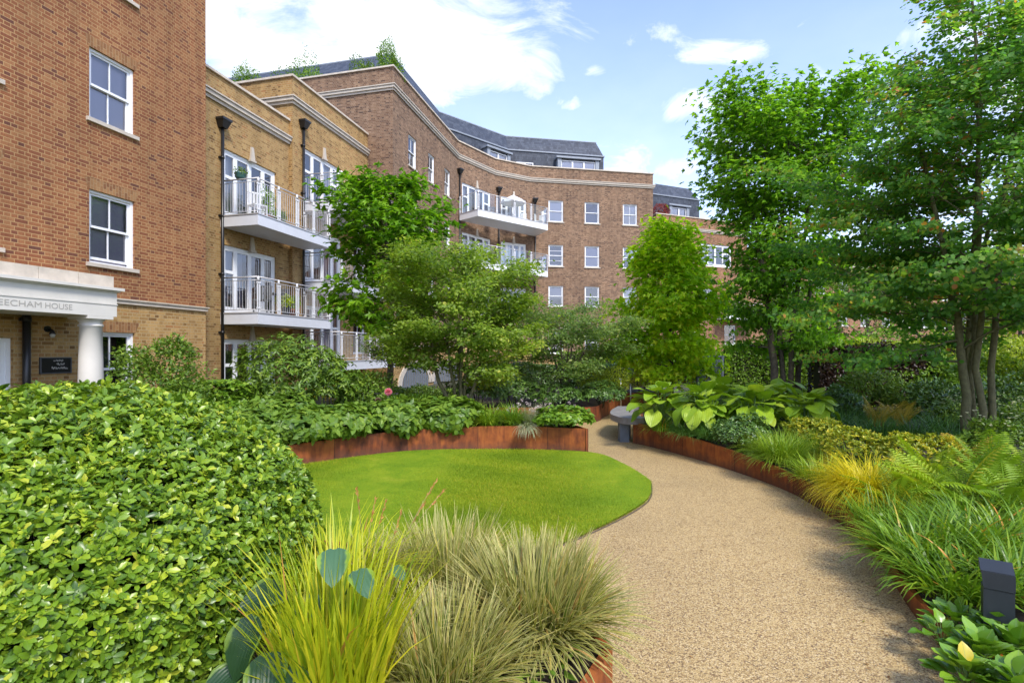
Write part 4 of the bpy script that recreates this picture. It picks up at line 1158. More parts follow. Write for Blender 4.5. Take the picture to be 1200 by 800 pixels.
wall(mb, FKC, 0, LKC, -.1, zt, [(max(.1, dK2[0]), dK[1], z, z + 2.15) for z in zF], [(-1, 1), (2.0, 0)])
hCD = []
for x0, x1 in ((642.8, 660), (685.3, 702.3), (730, 746.6)):
    u0, u1 = FCD.hit(x0), FCD.hit(x1)
    for y0, y1 in ((235, 260), (287, 312), (335, 359)): hCD.append((u0, u1, zh(FCD, 651, y1), zh(FCD, 651, y0)))
    hCD.append((u0, u1, 1.6, 3.2))
wall(mb, FCD, 0, LCD, -.1, zt, hCD, [(-1, 1), (1.2, 0)]); wall(mb, FDD, 0, LDD, -.1, zt, [])
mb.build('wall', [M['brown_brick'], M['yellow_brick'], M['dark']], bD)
for h in hAB: window(bD, FAB, *h, lintel='soldier' if False else None, cover='none')
for h in hCD: window(bD, FCD, *h, lintel=None, cover=wr.choice(['full', 'half', 'full', 'half', 'none']), bars_h=wr.random() < .25, cols=wr.choice([1, 1, 2]), tint=wr.choice(['blind', 'blind', 'blind_sky_grey']))
for z in zF:
    french(bD, FBK, dB[0], dB[1], z, z + 2.15, [(.8, .62), (1, 0), (1, 0), (.8, .62)])
    french(bD, FKC, max(.1, dK2[0]), dK[1], z, z + 2.15, [(.8, .62), (1, 0), (1, 0), (.8, .62)])
line = [cu(19, UE2), A_, B_, K_, C_, D_, D2_]
cornice(bD, line, zt - 1.08, zt)
k = MB(); q = line + [cu(19, 45)]
k.face([(p[0], p[1], zt - .75) for p in q]); k.build('roof_terrace', M['flat_roof'], bD)
for F_, px, zz in ((FBK, 537.5, 12.95), (FKC, 584, 12.75), (FCD, 627, 12.4)): drainpipe(bD, F_, max(.12, F_.hit(px)), -.05, zz)
for z in zF[:2]:
    balcony(bD, [(-3.28, 33.1), (-2.06, 31.95), (2.42, 35.75), (1.62, 37.7), (1.25, 37.6), (-1.0, 36.1)][:3] + [(1.66, 37.72)], z + .02, th=.42, style='glass', posts=1.35, mat='white')
# mansard
ZB, ZRI = 14.9 + EYE, 16.2 + EYE
brk = [cu(26, 25.3), cu(12.7, 25.3), np.array([-4.55, 35.1]), np.array([-.30, 39.05]), np.array([7.0, 40.45]), np.array([6.2, 46.0])]
rdg = [cu(26, 26.4), cu(13.35, 26.4), np.array([-4.95, 35.75]), np.array([-.48, 39.8]), np.array([6.5, 41.05]), np.array([5.7, 46.0])]
mb = MB()
for i in range(len(brk) - 1):
    a, b2, c, d = brk[i], brk[i + 1], rdg[i + 1], rdg[i]
    mb.face([(a[0], a[1], zt - .75), (b2[0], b2[1], zt - .75), (b2[0], b2[1], ZB), (a[0], a[1], ZB)])
    mb.face([(a[0], a[1], ZB + .02), (b2[0], b2[1], ZB + .02), (c[0], c[1], ZRI), (d[0], d[1], ZRI)])
mb.face([(p[0], p[1], ZRI) for p in rdg], 1)
ro = mb.build('roof', [M['slate'], M['flat_roof']], bD)
k = MB(); band(k, brk, -.03, .07, ZB - .05, ZB + .04); k.build('roof_trim', M['lead'], ro)
k = MB(); band(k, rdg, -.06, .03, ZRI - .03, ZRI + .03); k.build('ridge_trim', M['lead'], ro)
def dormer(b, F, u0, u1, z0, z1, proj=.55, panes=3, flat=False):
    k = MB()
    if not flat:
        k.fbox(F, u0 - .28, u0 - .003, -.1, proj, z0 - .6, z1 + .10); k.fbox(F, u1 + .003, u1 + .28, -.1, proj, z0 - .6, z1 + .10)
        k.fbox(F, u0 - .40, u1 + .40, -.12, proj + .12, z1 + .103, z1 + .24); k.fbox(F, u0 - .003, u1 + .003, -.1, proj - .1, z0 - .6, z0 - .003)
    d = k.build('dormer', M['lead'], b) if not flat else b
    q = proj - .12 if not flat else .10
    w = MB(); n = panes; g = MB(); cw = (u1 - u0) / n
    w.fbox(F, u0, u1, q - .08, q + .03, z0, z0 + .07); w.fbox(F, u0, u1, q - .08, q + .03, z1 - .07, z1)
    for i in range(n + 1):
        uu = u0 + cw * i; a, c = max(u0, uu - .06), min(u1, uu + .06); w.fbox(F, a, c, q - .08, q + .028, z0 + .07, z1 - .07)
    g.face([F.p(u0 + .05, q - .03, z0 + .05), F.p(u1 - .05, q - .03, z0 + .05), F.p(u1 - .05, q - .03, z1 - .05), F.p(u0 + .05, q - .03, z1 - .05)])
    k = MB(); k.fbox(F, u0 + .04, u1 - .04, q - .14, q - .10, z0 + .04, z1 - .04)
    wo = w.build('window', M['white'], d if not flat else b)
    if flat: g.build('pane', M['glass'], wo); k.build('blind', M['blind'], wo)
    else: g.build('pane', M['glass'], d); k.build('blind', M['blind'], d)
FM1, LM1 = seg(brk[2], brk[3]); FM2, LM2 = seg(brk[3], brk[4])
dormer(bD, FM1, FM1.hit(569), FM1.hit(589), 14.6, 15.95, panes=2)
dormer(bD, FM1, FM1.hit(546), FM1.hit(556), 14.4, 15.75, panes=1, flat=True)
dormer(bD, FM2, FM2.hit(604.5), FM2.hit(624.5), 14.3, 15.75, panes=2, flat=True)
dormer(bD, FM2, FM2.hit(655.5), FM2.hit(695), 14.5, 16.0, panes=3)
# car-park vents: white-trimmed arches at the foot of the wall
for x0, x1 in ((470, 502), (508, 540), (551, 566)):
    u0, u1 = FAB.hit(x0), FAB.hit(x1); um, R = (u0 + u1) / 2, (u1 - u0) / 2; zc = .1; hh = .98
    k = MB(); n = 16
    arc = [(um - R * cos(pi * i / n), zc + hh * sin(pi * i / n)) for i in range(n + 1)]; arc2 = [(um - R * 1.22 * cos(pi * i / n), zc + hh * 1.22 * sin(pi * i / n)) for i in range(n + 1)]
    for i in range(n):
        a, b2, c, d = arc[i], arc[i + 1], arc2[i + 1], arc2[i]
        k.hexa([FAB.p(a[0], .06, a[1]), FAB.p(b2[0], .06, b2[1]), FAB.p(b2[0], .002, b2[1]), FAB.p(a[0], .002, a[1]), FAB.p(d[0], .06, d[1]), FAB.p(c[0], .06, c[1]), FAB.p(c[0], .002, c[1]), FAB.p(d[0], .002, d[1])])
    vo = k.build('arched_vent', M['stone'], bD)
    k = MB()
    for j in range(12):
        ua, ub_ = u0 + (u1 - u0) * j / 12, u0 + (u1 - u0) * (j + .8) / 12; uc_ = (ua + ub_) / 2
        top = zc + hh * sqrt(max(.01, 1 - ((uc_ - um) / R) ** 2))
        k.fbox(FAB, ua, ub_, .004, .02, -.05, top)
    k.build('louvre', M['concrete_dark'], vo)
k = MB(); k.fbox(FAB, 0, LAB, -.02, .05, 2.0, 2.08); k.build('string_course', M['stone'], bD)

# ------------------------------------------------------------------ orange brick block far right
E0, E1, E2, E3 = np.array([12.0, 54]), np.array([12.0, 44.0]), np.array([21.2, 47.7]), np.array([85., 72])
ztE = 161.5 * 44 / FPX + EYE
bE = thing('apartment_building', 'orange brick block with slate roof showing behind the tall tree', 'building', (22, 51, 0), 'apartment blocks round the courtyard')
FE0, LE0 = seg(E0, E1); FE1, LE1 = seg(E1, E2); FE2, LE2 = seg(E2, E3)
mb = MB(); wall(mb, FE0, 0, LE0, -.1, ztE, [])
hE = [(FE1.hit(792), FE1.hit(807), zh(FE1, 799, 307), zh(FE1, 799, 286))]
hE2 = [(FE1.hit(820), FE1.hit(857), zh(FE1, 830, 312), zh(FE1, 830, 286))]
hE3 = [(FE1.hit(849), FE1.hit(862), zh(FE1, 855, 404), zh(FE1, 855, 381)), (FE1.hit(800), FE1.hit(815), 1.9, 3.6), (FE1.hit(820), FE1.hit(840), 5.2, 7.2), (FE1.hit(792), FE1.hit(807), 5.2, 7.0)]
wall(mb, FE1, 0, LE1, -.1, ztE, hE + hE2 + hE3)
hE4 = [(2.2 + 3.1 * i, 3.5 + 3.1 * i, z, z + 1.7) for i in range(14) for z in (1.3, 4.3, 7.3)]
wall(mb, FE2, 0, LE2, -.1, ztE - 2.2, hE4)
mb.build('wall', [M['orange_brick'], M['yellow_brick'], M['dark']], bE)
window(bE, FE1, *hE[0], lintel=None, cover='half')
french(bE, FE1, *hE2[0], [(1, .62), (1, 0), (1, 0), (1, .62)], key=False)
for h in hE3: window(bE, FE1, *h, lintel=None, cover='none')
for h in hE4: window(bE, FE2, *h, lintel=None, cover='half')
cornice(bE, [E0, E1, E2], ztE - 1.15, ztE); cornice(bE, [E2 + np.array([.06, .03]), E3], ztE - 3.2, ztE - 2.2)
k = MB(); k.face([(p[0], p[1], ztE - .6) for p in (E0, E1, E2, E2 + np.array([-2, 7]))]); k.face([(p[0], p[1], ztE - 2.6) for p in (E2, E3, E3 + np.array([-3, 8]), E2 + np.array([-3, 8]))]); k.build('roof_terrace', M['flat_roof'], bE)
eb = [np.array([12.3, 56.]), np.array([12.3, 46.6]), np.array([17.2, 48.6]), np.array([17.0, 56])]; er = [np.array([12.9, 56.]), np.array([12.9, 47.6]), np.array([16.4, 49.1]), np.array([16.3, 56])]
mb = MB(); zb_, zr_ = 13.9 + EYE, 15.1 + EYE
for i in range(3):
    a, b2, c, d = eb[i], eb[i + 1], er[i + 1], er[i]
    mb.face([(a[0], a[1], ztE - .6), (b2[0], b2[1], ztE - .6), (b2[0], b2[1], zb_), (a[0], a[1], zb_)]); mb.face([(a[0], a[1], zb_ + .02), (b2[0], b2[1], zb_ + .02), (c[0], c[1], zr_), (d[0], d[1], zr_)])
mb.face([(p[0], p[1], zr_) for p in er], 1)
ro = mb.build('roof', [M['slate'], M['flat_roof']], bE)
k = MB(); band(k, eb, -.03, .07, zb_ - .05, zb_ + .04); k.build('roof_trim', M['lead'], ro)
FEm, LEm = seg(eb[1], eb[2]); dormer(bE, FEm, FEm.hit(783), FEm.hit(800), ztE - .1, ztE + 1.35, panes=2)
balcony(bE, [FE1.p(FE1.hit(838), -.01, 0)[:2], FE1.p(FE1.hit(838), 1.5, 0)[:2], FE1.p(FE1.hit(878), 1.5, 0)[:2], FE1.p(FE1.hit(878), -.01, 0)[:2]], 4.9, style='glass', mat='white')
# ------------------------------------------------------------------ leaf colours
LM = M
M['hedge_leaf'] = leafmat('glossy_hedge_leaf', gain=1.42, stops=[(0, (.016, .05, .008)), (.3, (.045, .105, .012)), (.6, (.082, .165, .016)), (.85, (.15, .23, .022)), (.97, (.18, .265, .03)), (1, (.20, .26, .035))], trans=.26, rough=.32, spec=.45, rib=((.20, .28, .07), .10, .45))
M['green_leaf'] = leafmat('fresh_leaf', [(0, (.04, .11, .012)), (.5, (.085, .20, .018)), (1, (.17, .30, .04))], trans=.32, rough=.42)
M['hyd_leaf'] = leafmat('hydrangea_leaf', [(0, (.033, .09, .014)), (.5, (.072, .16, .020)), (1, (.14, .25, .04))], trans=.3, rough=.42, rib=((.16, .28, .06), .12, .5))
M['mid_leaf'] = leafmat('mid_green_leaf', gain=1.12, stops=[(0, (.028, .07, .012)), (.5, (.06, .135, .018)), (1, (.13, .22, .035))], trans=.3, rough=.4)
M['dark_leaf'] = leafmat('dark_evergreen_leaf', gain=1.5, stops=[(0, (.012, .034, .011)), (.5, (.030, .075, .019)), (1, (.065, .135, .036))], trans=.15, rough=.3, spec=.5)
M['copper_leaf'] = leafmat('copper_beech_leaf', gain=.62, stops=[(0, (.016, .010, .010)), (.5, (.032, .018, .016)), (.8, (.055, .030, .020)), (1, (.06, .075, .018))], trans=.2, rough=.35)
M['yellow_leaf'] = leafmat('golden_leaf', [(0, (.20, .24, .02)), (.5, (.38, .40, .03)), (1, (.52, .50, .06))], trans=.3, rough=.45)
M['lime_leaf'] = leafmat('lime_leaf', [(0, (.09, .17, .012)), (.5, (.18, .29, .02)), (1, (.30, .40, .04))], trans=.35, rough=.42)
M['spindle_leaf'] = leafmat('spindle_leaf', [(0, (.07, .13, .012)), (.5, (.15, .22, .018)), (.8, (.28, .31, .03)), (1, (.42, .40, .05))], trans=.3, rough=.42)
M['grey_leaf'] = leafmat('silver_leaf', [(0, (.12, .17, .13)), (.6, (.20, .26, .22)), (1, (.30, .36, .34))], trans=.2, rough=.6)
M['hosta_leaf'] = leafmat('hosta_leaf', [(0, (.065, .16, .014)), (.5, (.14, .27, .020)), (1, (.25, .38, .05))], trans=.28, rough=.42, rib=((.24, .36, .09), .05, .5), veins=30)
M['hosta_blue'] = leafmat('blue_hosta_leaf', [(0, (.022, .075, .05)), (1, (.05, .125, .085))], trans=.15, rough=.45, margin=((.22, .33, .03), .66, .95, .35), veins=22)
M['hosta_dark'] = leafmat('dark_hosta_leaf', gain=.6, veins=34, stops=[(0, (.010, .045, .018)), (1, (.022, .075, .028))], trans=.12, rough=.4, margin=((.14, .22, .03), .72, .85, .4))
M['berg_leaf'] = leafmat('bergenia_leaf', [(0, (.04, .12, .012)), (.5, (.08, .20, .02)), (.93, (.15, .30, .035)), (.96, (.40, .30, .03)), (1, (.40, .12, .03))], trans=.2, rough=.28, spec=.5, rib=((.22, .33, .10), .07, .5))
M['sedge_yellow'] = leafmat('golden_sedge', [(0, (.09, .19, .012)), (.4, (.21, .31, .016)), (.75, (.33, .40, .025)), (.95, (.42, .42, .05)), (1, (.30, .19, .07))], trans=.35, rough=.4)
M['sedge_gold'] = leafmat('deep_golden_sedge', [(0, (.18, .22, .012)), (.5, (.37, .385, .016)), (1, (.50, .47, .04))], trans=.3, rough=.4)
M['sedge_var'] = leafmat('variegated_sedge', [(0, (.03, .075, .010)), (.35, (.075, .135, .018)), (.65, (.14, .19, .026)), (.86, (.25, .25, .055)), (.95, (.24, .13, .05)), (1, (.36, .27, .13))], trans=.22, rough=.45, margin=((.66, .57, .23), .48, .75), tip=((.60, .50, .24), .6, .3))
M['strap'] = leafmat('strap_grass', [(0, (.035, .10, .010)), (.5, (.085, .20, .016)), (.86, (.18, .31, .03)), (.93, (.33, .31, .06)), (1, (.42, .21, .05))], trans=.3, rough=.36, rib=((.13, .25, .04), .2, .5))
M['hakon'] = leafmat('hakone_grass', [(0, (.055, .13, .012)), (.5, (.12, .24, .02)), (1, (.24, .35, .05))], trans=.3, rough=.42)
M['lirio'] = leafmat('dark_grass', gain=1.5, stops=[(0, (.012, .045, .014)), (.5, (.03, .09, .022)), (1, (.07, .15, .035))], trans=.2, rough=.4)
M['fern'] = leafmat('fern_frond', gain=1.25, stops=[(0, (.06, .14, .010)), (.5, (.11, .22, .018)), (.85, (.20, .30, .03)), (1, (.32, .27, .06))], trans=.35, rough=.5)
M['fern_gold'] = leafmat('bronze_fern', [(0, (.20, .20, .03)), (1, (.36, .30, .07))], trans=.3, rough=.5)
M['tulip_leaf'] = leafmat('sweetgum_leaf', [(0, (.035, .115, .010)), (.5, (.075, .20, .014)), (1, (.15, .31, .025))], gain=1.35, trans=.56, rough=.38)
M['gum_leaf'] = leafmat('tall_sweetgum_leaf', [(0, (.028, .085, .012)), (.5, (.062, .165, .018)), (1, (.14, .27, .03))], gain=1.9, trans=.6, rough=.36)
M['lime_tree_leaf'] = leafmat('bright_maple_leaf', [(0, (.07, .16, .008)), (.5, (.14, .26, .012)), (1, (.25, .37, .02))], gain=2.3, trans=.6, rough=.42)
M['amel_leaf'] = leafmat('service_tree_leaf', [(0, (.040, .09, .015)), (.5, (.082, .155, .024)), (.85, (.145, .23, .04)), (1, (.26, .30, .09))], gain=1.5, trans=.56, rough=.42)
M['cornus_leaf'] = leafmat('dogwood_leaf', [(0, (.04, .10, .03)), (.5, (.075, .15, .045)), (.9, (.13, .21, .07)), (1, (.25, .30, .15))], gain=1.3, trans=.56, rough=.42)
M['katsura_leaf'] = leafmat('katsura_leaf', [(0, (.018, .065, .018)), (.45, (.042, .125, .032)), (.78, (.10, .20, .045)), (.90, (.15, .15, .05)), (1, (.20, .095, .05))], gain=1.75, trans=.6, rough=.40)
M['petal_white'] = leafmat('white_petal', [(0, (.60, .60, .52)), (1, (.78, .78, .72))], trans=.2, rough=.6)
M['petal_pink'] = leafmat('pink_petal', [(0, (.42, .12, .28)), (1, (.58, .25, .42))], trans=.2, rough=.6)
M['petal_lilac'] = leafmat('lilac_petal', [(0, (.28, .28, .50)), (1, (.46, .46, .65))], trans=.2, rough=.6)
M['seed_head'] = leafmat('seed_head', [(0, (.07, .055, .05)), (1, (.17, .13, .12))], trans=.1, rough=.7)
M['red_leaf'] = leafmat('red_acer_leaf', [(0, (.07, .010, .012)), (1, (.22, .04, .04))], trans=.3, rough=.45)
M['spikelet'] = leafmat('spikelet', [(0, (.22, .11, .05)), (1, (.40, .25, .12))], trans=.2, rough=.6)
M['stalk_green'] = plain('green_stalk', (.10, .19, .03), .5); M['stalk_straw'] = plain('straw_stalk', (.34, .28, .10), .55)

def hedge(name, label, a, b2, thick, z0, z1, mat, size, n, seed, asp=.6, tm=L4):
    rng = np.random.default_rng(seed); a = np.array(a, float); b2 = np.array(b2, float)
    d = b2 - a; L = np.linalg.norm(d); d = d / L; nn = np.array([d[1], -d[0]])
    m_ = (a + b2) / 2; t = thing(name, label, 'hedge', (m_[0], m_[1], z0))
    Lv = Leaves(); s = rng.uniform(0, L, n); h = z1 - z0
    face = rng.random(n); fr = thick / (2 * h + thick)
    dep = np.abs(rng.normal(0, .06, n))
    o = np.where(face < fr, rng.uniform(-thick / 2, thick / 2, n), np.where(face < fr + (1 - fr) * .7, thick / 2 - dep, -thick / 2 + dep))
    z = np.where(face < fr, z1 - dep, rng.uniform(z0, z1, n))
    wob = .05 * np.sin(s * 3.1 + z * 2) + .04 * np.sin(s * 7.7 - z * 5) + .03 * rng.normal(0, 1, n)
    N = np.where((face < fr)[:, None], np.array([0, 0, 1.]), (np.sign(o)[:, None] * np.array([nn[0], nn[1], .35])))
    P = np.stack([a[0] + d[0] * s + nn[0] * (o + np.sign(o) * wob), a[1] + d[1] * s + nn[1] * (o + np.sign(o) * wob), z + np.where(face < fr, wob, 0)], 1)
    Lv.add(tm, P, rng.normal(0, 1, (n, 3)) + np.array([0, 0, -.4]), N + rng.normal(0, .5, (n, 3)), size * rng.uniform(.7, 1.3, n), size * asp, np.clip(rng.normal(.5, .2, n), 0, 1))
    Lv.build('foliage', mat, t)
    k = MB(); F_ = Frame(a, d); k.fbox(F_, .1, L - .1, -thick / 2 + .16, thick / 2 - .16, z0 - .3, z1 - .16); k.build('branch_core', M['twig'], t)
# ------------------------------------------------------------------ near left: big clipped dome
def dome():
    rng = np.random.default_rng(21)
    c0 = np.array([-2.33, 2.75, .36])
    t = thing('domed_shrub', 'huge clipped dome of glossy light green leaves beside the golden sedge', 'shrub', tuple(c0))
    Lv = Leaves()
    cc = np.array([-2.33, 2.75, .62])
    for (n, sh, sz) in ((42000, .95, .034), (24000, .88, .036), (8000, .76, .038)):
        ellip_leaves(Lv, rng, cc, (1.20, 1.36, .92), n * 2, sz, LOVAL, asp=.50, shell=sh, bump=.035, zmin=-.42, up=.35, out=.75, rosette=5, jit=.75, tilt=.45, sizevar=.45)
    # upright young shoots on the top
    Lv.build('foliage', M['hedge_leaf'], t)
    k = MB()
    D = dirs(rng, 260, -.3, 1)
    for d in D:
        e = cc + d * np.array([1.22, 1.36, .94]) * rng.uniform(.86, .98); s_ = np.array([cc[0] + rng.normal(0, .2), cc[1] + rng.normal(0, .2), .3])
        m_ = (e * .55 + s_ * .45) + rng.normal(0, .06, 3)
        k.tube([s_, m_, e], [.012, .008, .003], 4, cap=False)
    k.build('branch', M['twig'], t)
dome()

# ------------------------------------------------------------------ near bed
def tops(t, rng): pass
def flower_stalks(base, items, mat_st, r=.0022):
    """thin stems with a spikelet at the end: items = list of (tip xyz, bend)"""
    def f(t, rng):
        k = MB()
        for tip, bend in items:
            Lv = Leaves()
            p0 = np.array(base) + rng.normal(0, .03, 3) * np.array([1, 1, 0]); p1 = np.array(tip, float)
            pm = (p0 + p1) / 2 + np.array([-bend, 0, .05])
            pts = [p0 * (1 - u) ** 2 + 2 * pm * u * (1 - u) + p1 * u * u for u in np.linspace(0, 1, 9)]
            k.tube(pts, np.linspace(r, r * .5, 9), 4, cap=False)
            d = unit(pts[-1] - pts[-3])
            m_ = 22; s_ = rng.uniform(0, 1, m_)
            Pp = pts[-1] - d * (s_ * .11)[:, None]
            Lv.add(LNARROW, Pp, d + rng.normal(0, .25, (m_, 3)), rng.normal(0, 1, (m_, 3)), .022, .006, rng.random(m_))
            Lv.build('flower_spike', M['spikelet'], t)
        k.build('flower_stalk', mat_st, t)
    return f
grass_clump('golden_sedge', 'tall bright yellow-green sedge with upright blades between dome and blue hosta', 'ornamental grass', (-.66, 1.98, .38), 440, .60, .0155, M['sedge_yellow'], spread=.18, lean=(.0, .17), arch=(.05, .95), seed=31, lenvar=.35, twist=.5,
            stalks=flower_stalks((-.66, 2.45, .4), [(at(512, 562, 2.6), .06), (at(470, 600, 2.5), .03), (at(452, 588, 2.5), .05), (at(520, 574, 2.7), .1), (at(497, 590, 2.6), .08), (at(418, 572, 2.4), .0), (at(440, 585, 2.45), .03)], M['stalk_straw']))
grass_clump('golden_sedge', 'lower arching yellow sedge behind the blue hosta leaves', 'ornamental grass', (-.92, 2.75, .38), 360, .56, .015, M['sedge_yellow'], spread=.18, lean=(.0, .35), arch=(.3, 2.2), seed=33, twist=.5)
grass_clump('variegated_sedge', 'largest mound of cream striped sedge spilling over the steel corner onto the path', 'ornamental grass', (.12, 2.66, .40), 1500, .43, .0165, M['sedge_var'], spread=.22, lean=(.0, 1.35), arch=(.1, .85), seed=41, group='variegated sedge mounds', lenvar=.16, twist=.7, seg=4)
grass_clump('variegated_sedge', 'middle mound of cream striped sedge beside the golden sedge at the picture foot', 'ornamental grass', (-.30, 2.22, .38), 1100, .37, .0155, M['sedge_var'], spread=.19, lean=(.0, 1.25), arch=(.1, .85), seed=42, group='variegated sedge mounds', lenvar=.18, twist=.7, seg=4)
grass_clump('variegated_sedge', 'small back mound of cream striped sedge against the lawn', 'ornamental grass', (-.36, 3.05, .38), 950, .41, .0155, M['sedge_var'], spread=.2, lean=(.0, 1.1), arch=(.1, .8), seed=43, group='variegated sedge mounds', lenvar=.35, twist=.7, seg=4)
grass_clump('variegated_sedge', 'straw tinted sedge mound in the gap behind the blue hosta', 'ornamental grass', (-.66, 2.9, .38), 650, .36, .013, M['sedge_var'], spread=.16, lean=(.0, 1.1), arch=(.1, .9), seed=44, group='variegated sedge mounds', lenvar=.35, twist=.7, seg=4)

def single_leaves(name, label, cat, base, items, mat, stemmat, tm=LPLAIN):
    t = thing(name, label, cat, base)
    k = MB()
    for P, X, N, L, W in items:
        Lv = Leaves(); P = np.array(P, float); Lv.add(tm, P[None], np.array(X, float)[None], np.array(N, float)[None], L, W, np.array([.5])); Lv.build('leaf_blade', mat, t, smooth=True)
        k.tube([np.array(base, float), (np.array(base) + P) / 2 + np.array([0, 0, .06]), P], [.007, .006, .004], 5)
    k.build('leaf_stalk', stemmat, t)
single_leaves('blue_hosta', 'blue-green hosta leaves with yellow margins poking out of the golden sedge', 'hosta', (-.83, 2.42, .38),
              [(at(390, 652, 2.0) + np.array([-.0, .02, .02]), (.25, -.95, -.35), (.1, -.4, .9), .15, .12), (at(416, 674, 2.02) + np.array([.0, .02, .01]), (.6, -.75, -.25), (.15, -.4, .9), .13, .10), (at(462, 664, 2.3), (.5, -.5, -.2), (.0, -.5, .8), .075, .06),
               (at(375, 700, 2.25), (-.6, -.5, -.5), (-.2, -.6, .8), .16, .13)], M['hosta_blue'], M['stalk_green'])
single_leaves('dark_hosta', 'dark green hosta with yellow edged leaves tucked under the clipped dome', 'hosta', (-.92, 1.95, .38),
              [(at(300, 722, 1.9), (-.30, -.5, -.85), (-.15, -.85, .5), .21, .13), (at(315, 765, 1.85), (.25, -.8, -.5), (.1, -.7, .75), .19, .14), (at(335, 690, 2.1), (-.3, -.5, .1), (0, -.7, .7), .18, .13), (at(285, 780, 1.9), (-.6, -.6, -.3), (-.3, -.7, .7), .17, .12),
               (at(335, 785, 1.8), (.7, -.6, -.3), (.2, -.6, .8), .17, .12)], M['hosta_dark'], M['stalk_green'])

# ------------------------------------------------------------------ mid bed behind the lawn
for i, (px, py, Y, rx, h, lab) in enumerate([
        (292, 505, 8.35, .66, .44, 'lush hydrangea at the end of the bed, next to the clipped dome'), (352, 503, 8.55, .62, .46, 'lush hydrangea left of the brown allium seed head'),
        (398, 500, 9.0, .60, .46, 'lush hydrangea under the silvered slatted screen'), (462, 500, 9.5, .64, .52, 'lush hydrangea right of the brown allium seed head'),
        (525, 500, 9.8, .62, .50, 'lush hydrangea in front of the multi-stemmed tree'), (325, 492, 9.7, .62, .56, 'hydrangea in the second row below the rounded evergreen bush')]):
    p = at(px, py, Y); p[2] = .36
    shrub('hydrangea', lab, 'shrub', p, (rx, .56, h), 3000, .11, M['hyd_leaf'], LHYD, 'hydrangeas in the bed behind the lawn', 50 + i, asp=.62, shell=.7, bump=.2, rosette=4, tilt=.1, up=.45, out=.9, jit=.5, zmin=-.95, blobs=[(0, 0, .42, 1, 1, .60, 1)])
p = at(258, 470, 10.2); p[2] = .35
shrub('geranium_mass', 'broad soft green bush filling the corner between dome and hydrangeas', 'shrub', p, (.95, .7, .82), 5200, .075, M['green_leaf'], L8, None, 58, asp=.75, rosette=4, tilt=.1, up=.7, bump=.18, shell=.75, jit=.5)
p = at(190, 470, 8.6); p[2] = .3
shrub('airy_shrub', 'loose airy shrub with thin shoots in front of the porch column', 'shrub', p, (.78, .6, 1.62), 4300, .075, M['mid_leaf'], L4, None, 61, asp=.42, shell=.35, bump=.34, jit=.7, up=.4,
      blobs=[(0, 0, .55, .85, .9, .42, 1), (-.55, 0, .72, .42, .5, .22, .32), (.25, 0, .9, .4, .5, .16, .25), (.5, 0, .45, .5, .6, .3, .35)])
p = at(345, 470, 10.7); p[2] = .35
shrub('evergreen_bush', 'rounded bush with drooping leathery leaves below the corner balcony', 'shrub', p, (1.02, .85, 1.62), 6500, .10, M['mid_leaf'], L8, None, 62, asp=.40, shell=.6, bump=.22, jit=.45, rosette=5, tilt=-.15, up=.5, blobs=[(0, 0, .52, 1, 1, .52, 1), (.65, .2, .42, .55, .6, .4, .4)])
p = at(425, 470, 11.3); p[2] = .35
shrub('dark_bush', 'dim bush between the evergreen and the slim lollipop sapling', 'shrub', p, (.62, .6, .95), 3200, .07, M['mid_leaf'], L4, None, 63, asp=.5, bump=.25)
p = at(387, 466, 12.4); p[2] = .45
shrub('golden_shrub', 'small golden yellow shrub showing over the slatted screen', 'shrub', p, (.50, .4, .62), 1500, .06, M['yellow_leaf'], L4, None, 64, asp=.5, bump=.25)
p = at(480, 470, 11.4); p[2] = .36
shrub('mixed_perennial', 'low green perennials at the foot of the slim sapling', 'perennial', p, (1.0, .5, .42), 3000, .07, M['green_leaf'], L4, None, 65, asp=.45, bump=.3)
# silvered slatted screen
k = MB(); a0, a1 = at(370, 465, 11.7), at(465, 467, 12.0); a0[2] = a1[2] = 0
F_ = Frame(a0[:2], (a1 - a0)[:2]); Ls = np.linalg.norm((a1 - a0)[:2])
t = thing('slatted_screen', 'low pale silvered timber slat screen half buried in planting', 'screen', tuple(a0))
n = int(Ls / .075)
for i in range(n): k.fbox(F_, i * .075, i * .075 + .052, .0, .03, .30, .78)
k.build('slat_panel', M['timber'], t)
k = MB(); k.fbox(F_, -.03, Ls + .03, -.05, .045, .781, .82); k.build('top_rail', M['timber'], t)
k = MB()
for s in (.02, Ls / 2, Ls - .1): k.fbox(F_, s, s + .08, -.09, -.005, -.05, .78)
k.build('post', M['timber'], t)

def allium(label, tip, base, mat, r=.05, seed=1):
    rng = np.random.default_rng(seed); t = thing('allium', label, 'flower', tuple(base))
    k = MB(); k.tube([base, (np.array(base) + tip) / 2 + np.array([.02, 0, 0]), tip], .004, 5); k.build('stalk', M['stalk_green'], t)
    Lv = Leaves(); D = dirs(rng, 420); Lv.add(L4, np.array(tip) + D * r * .45, D, rng.normal(0, 1, (420, 3)), r * .62, r * .3, rng.random(420)); Lv.build('flower_head', mat, t)
for lab, px, py, Y, mt, r in (('round brown allium seed head standing among the hydrangeas', 428, 495, 8.95, 'seed_head', .075), ('round pink allium flower beside the slim sapling trunk', 455, 459, 10.6, 'petal_pink', .075),
                             ('small grey allium seed head at the foot of the pink allium', 443, 469, 10.4, 'seed_head', .06)):
    tip = at(px, py, Y); allium(lab, tip, np.array([tip[0] + .05, tip[1] + .1, .36]), M[mt], r, px)
p = at(455, 440, 12.6)
tree('lollipop_sapling', 'slim sapling with small round dark crown before the yellow brick base', 'tree', (p[0], p[1], .35), [[(p[0], p[1], .3), (p[0] + .02, p[1], 1.3), (p[0], p[1], 1.95)]], lambda h: .42, M['mid_leaf'], M['bark'], .07, L4, 1500, 71, limbs=9, h0=.62, r0=.06, clump=.12, asp=.5)

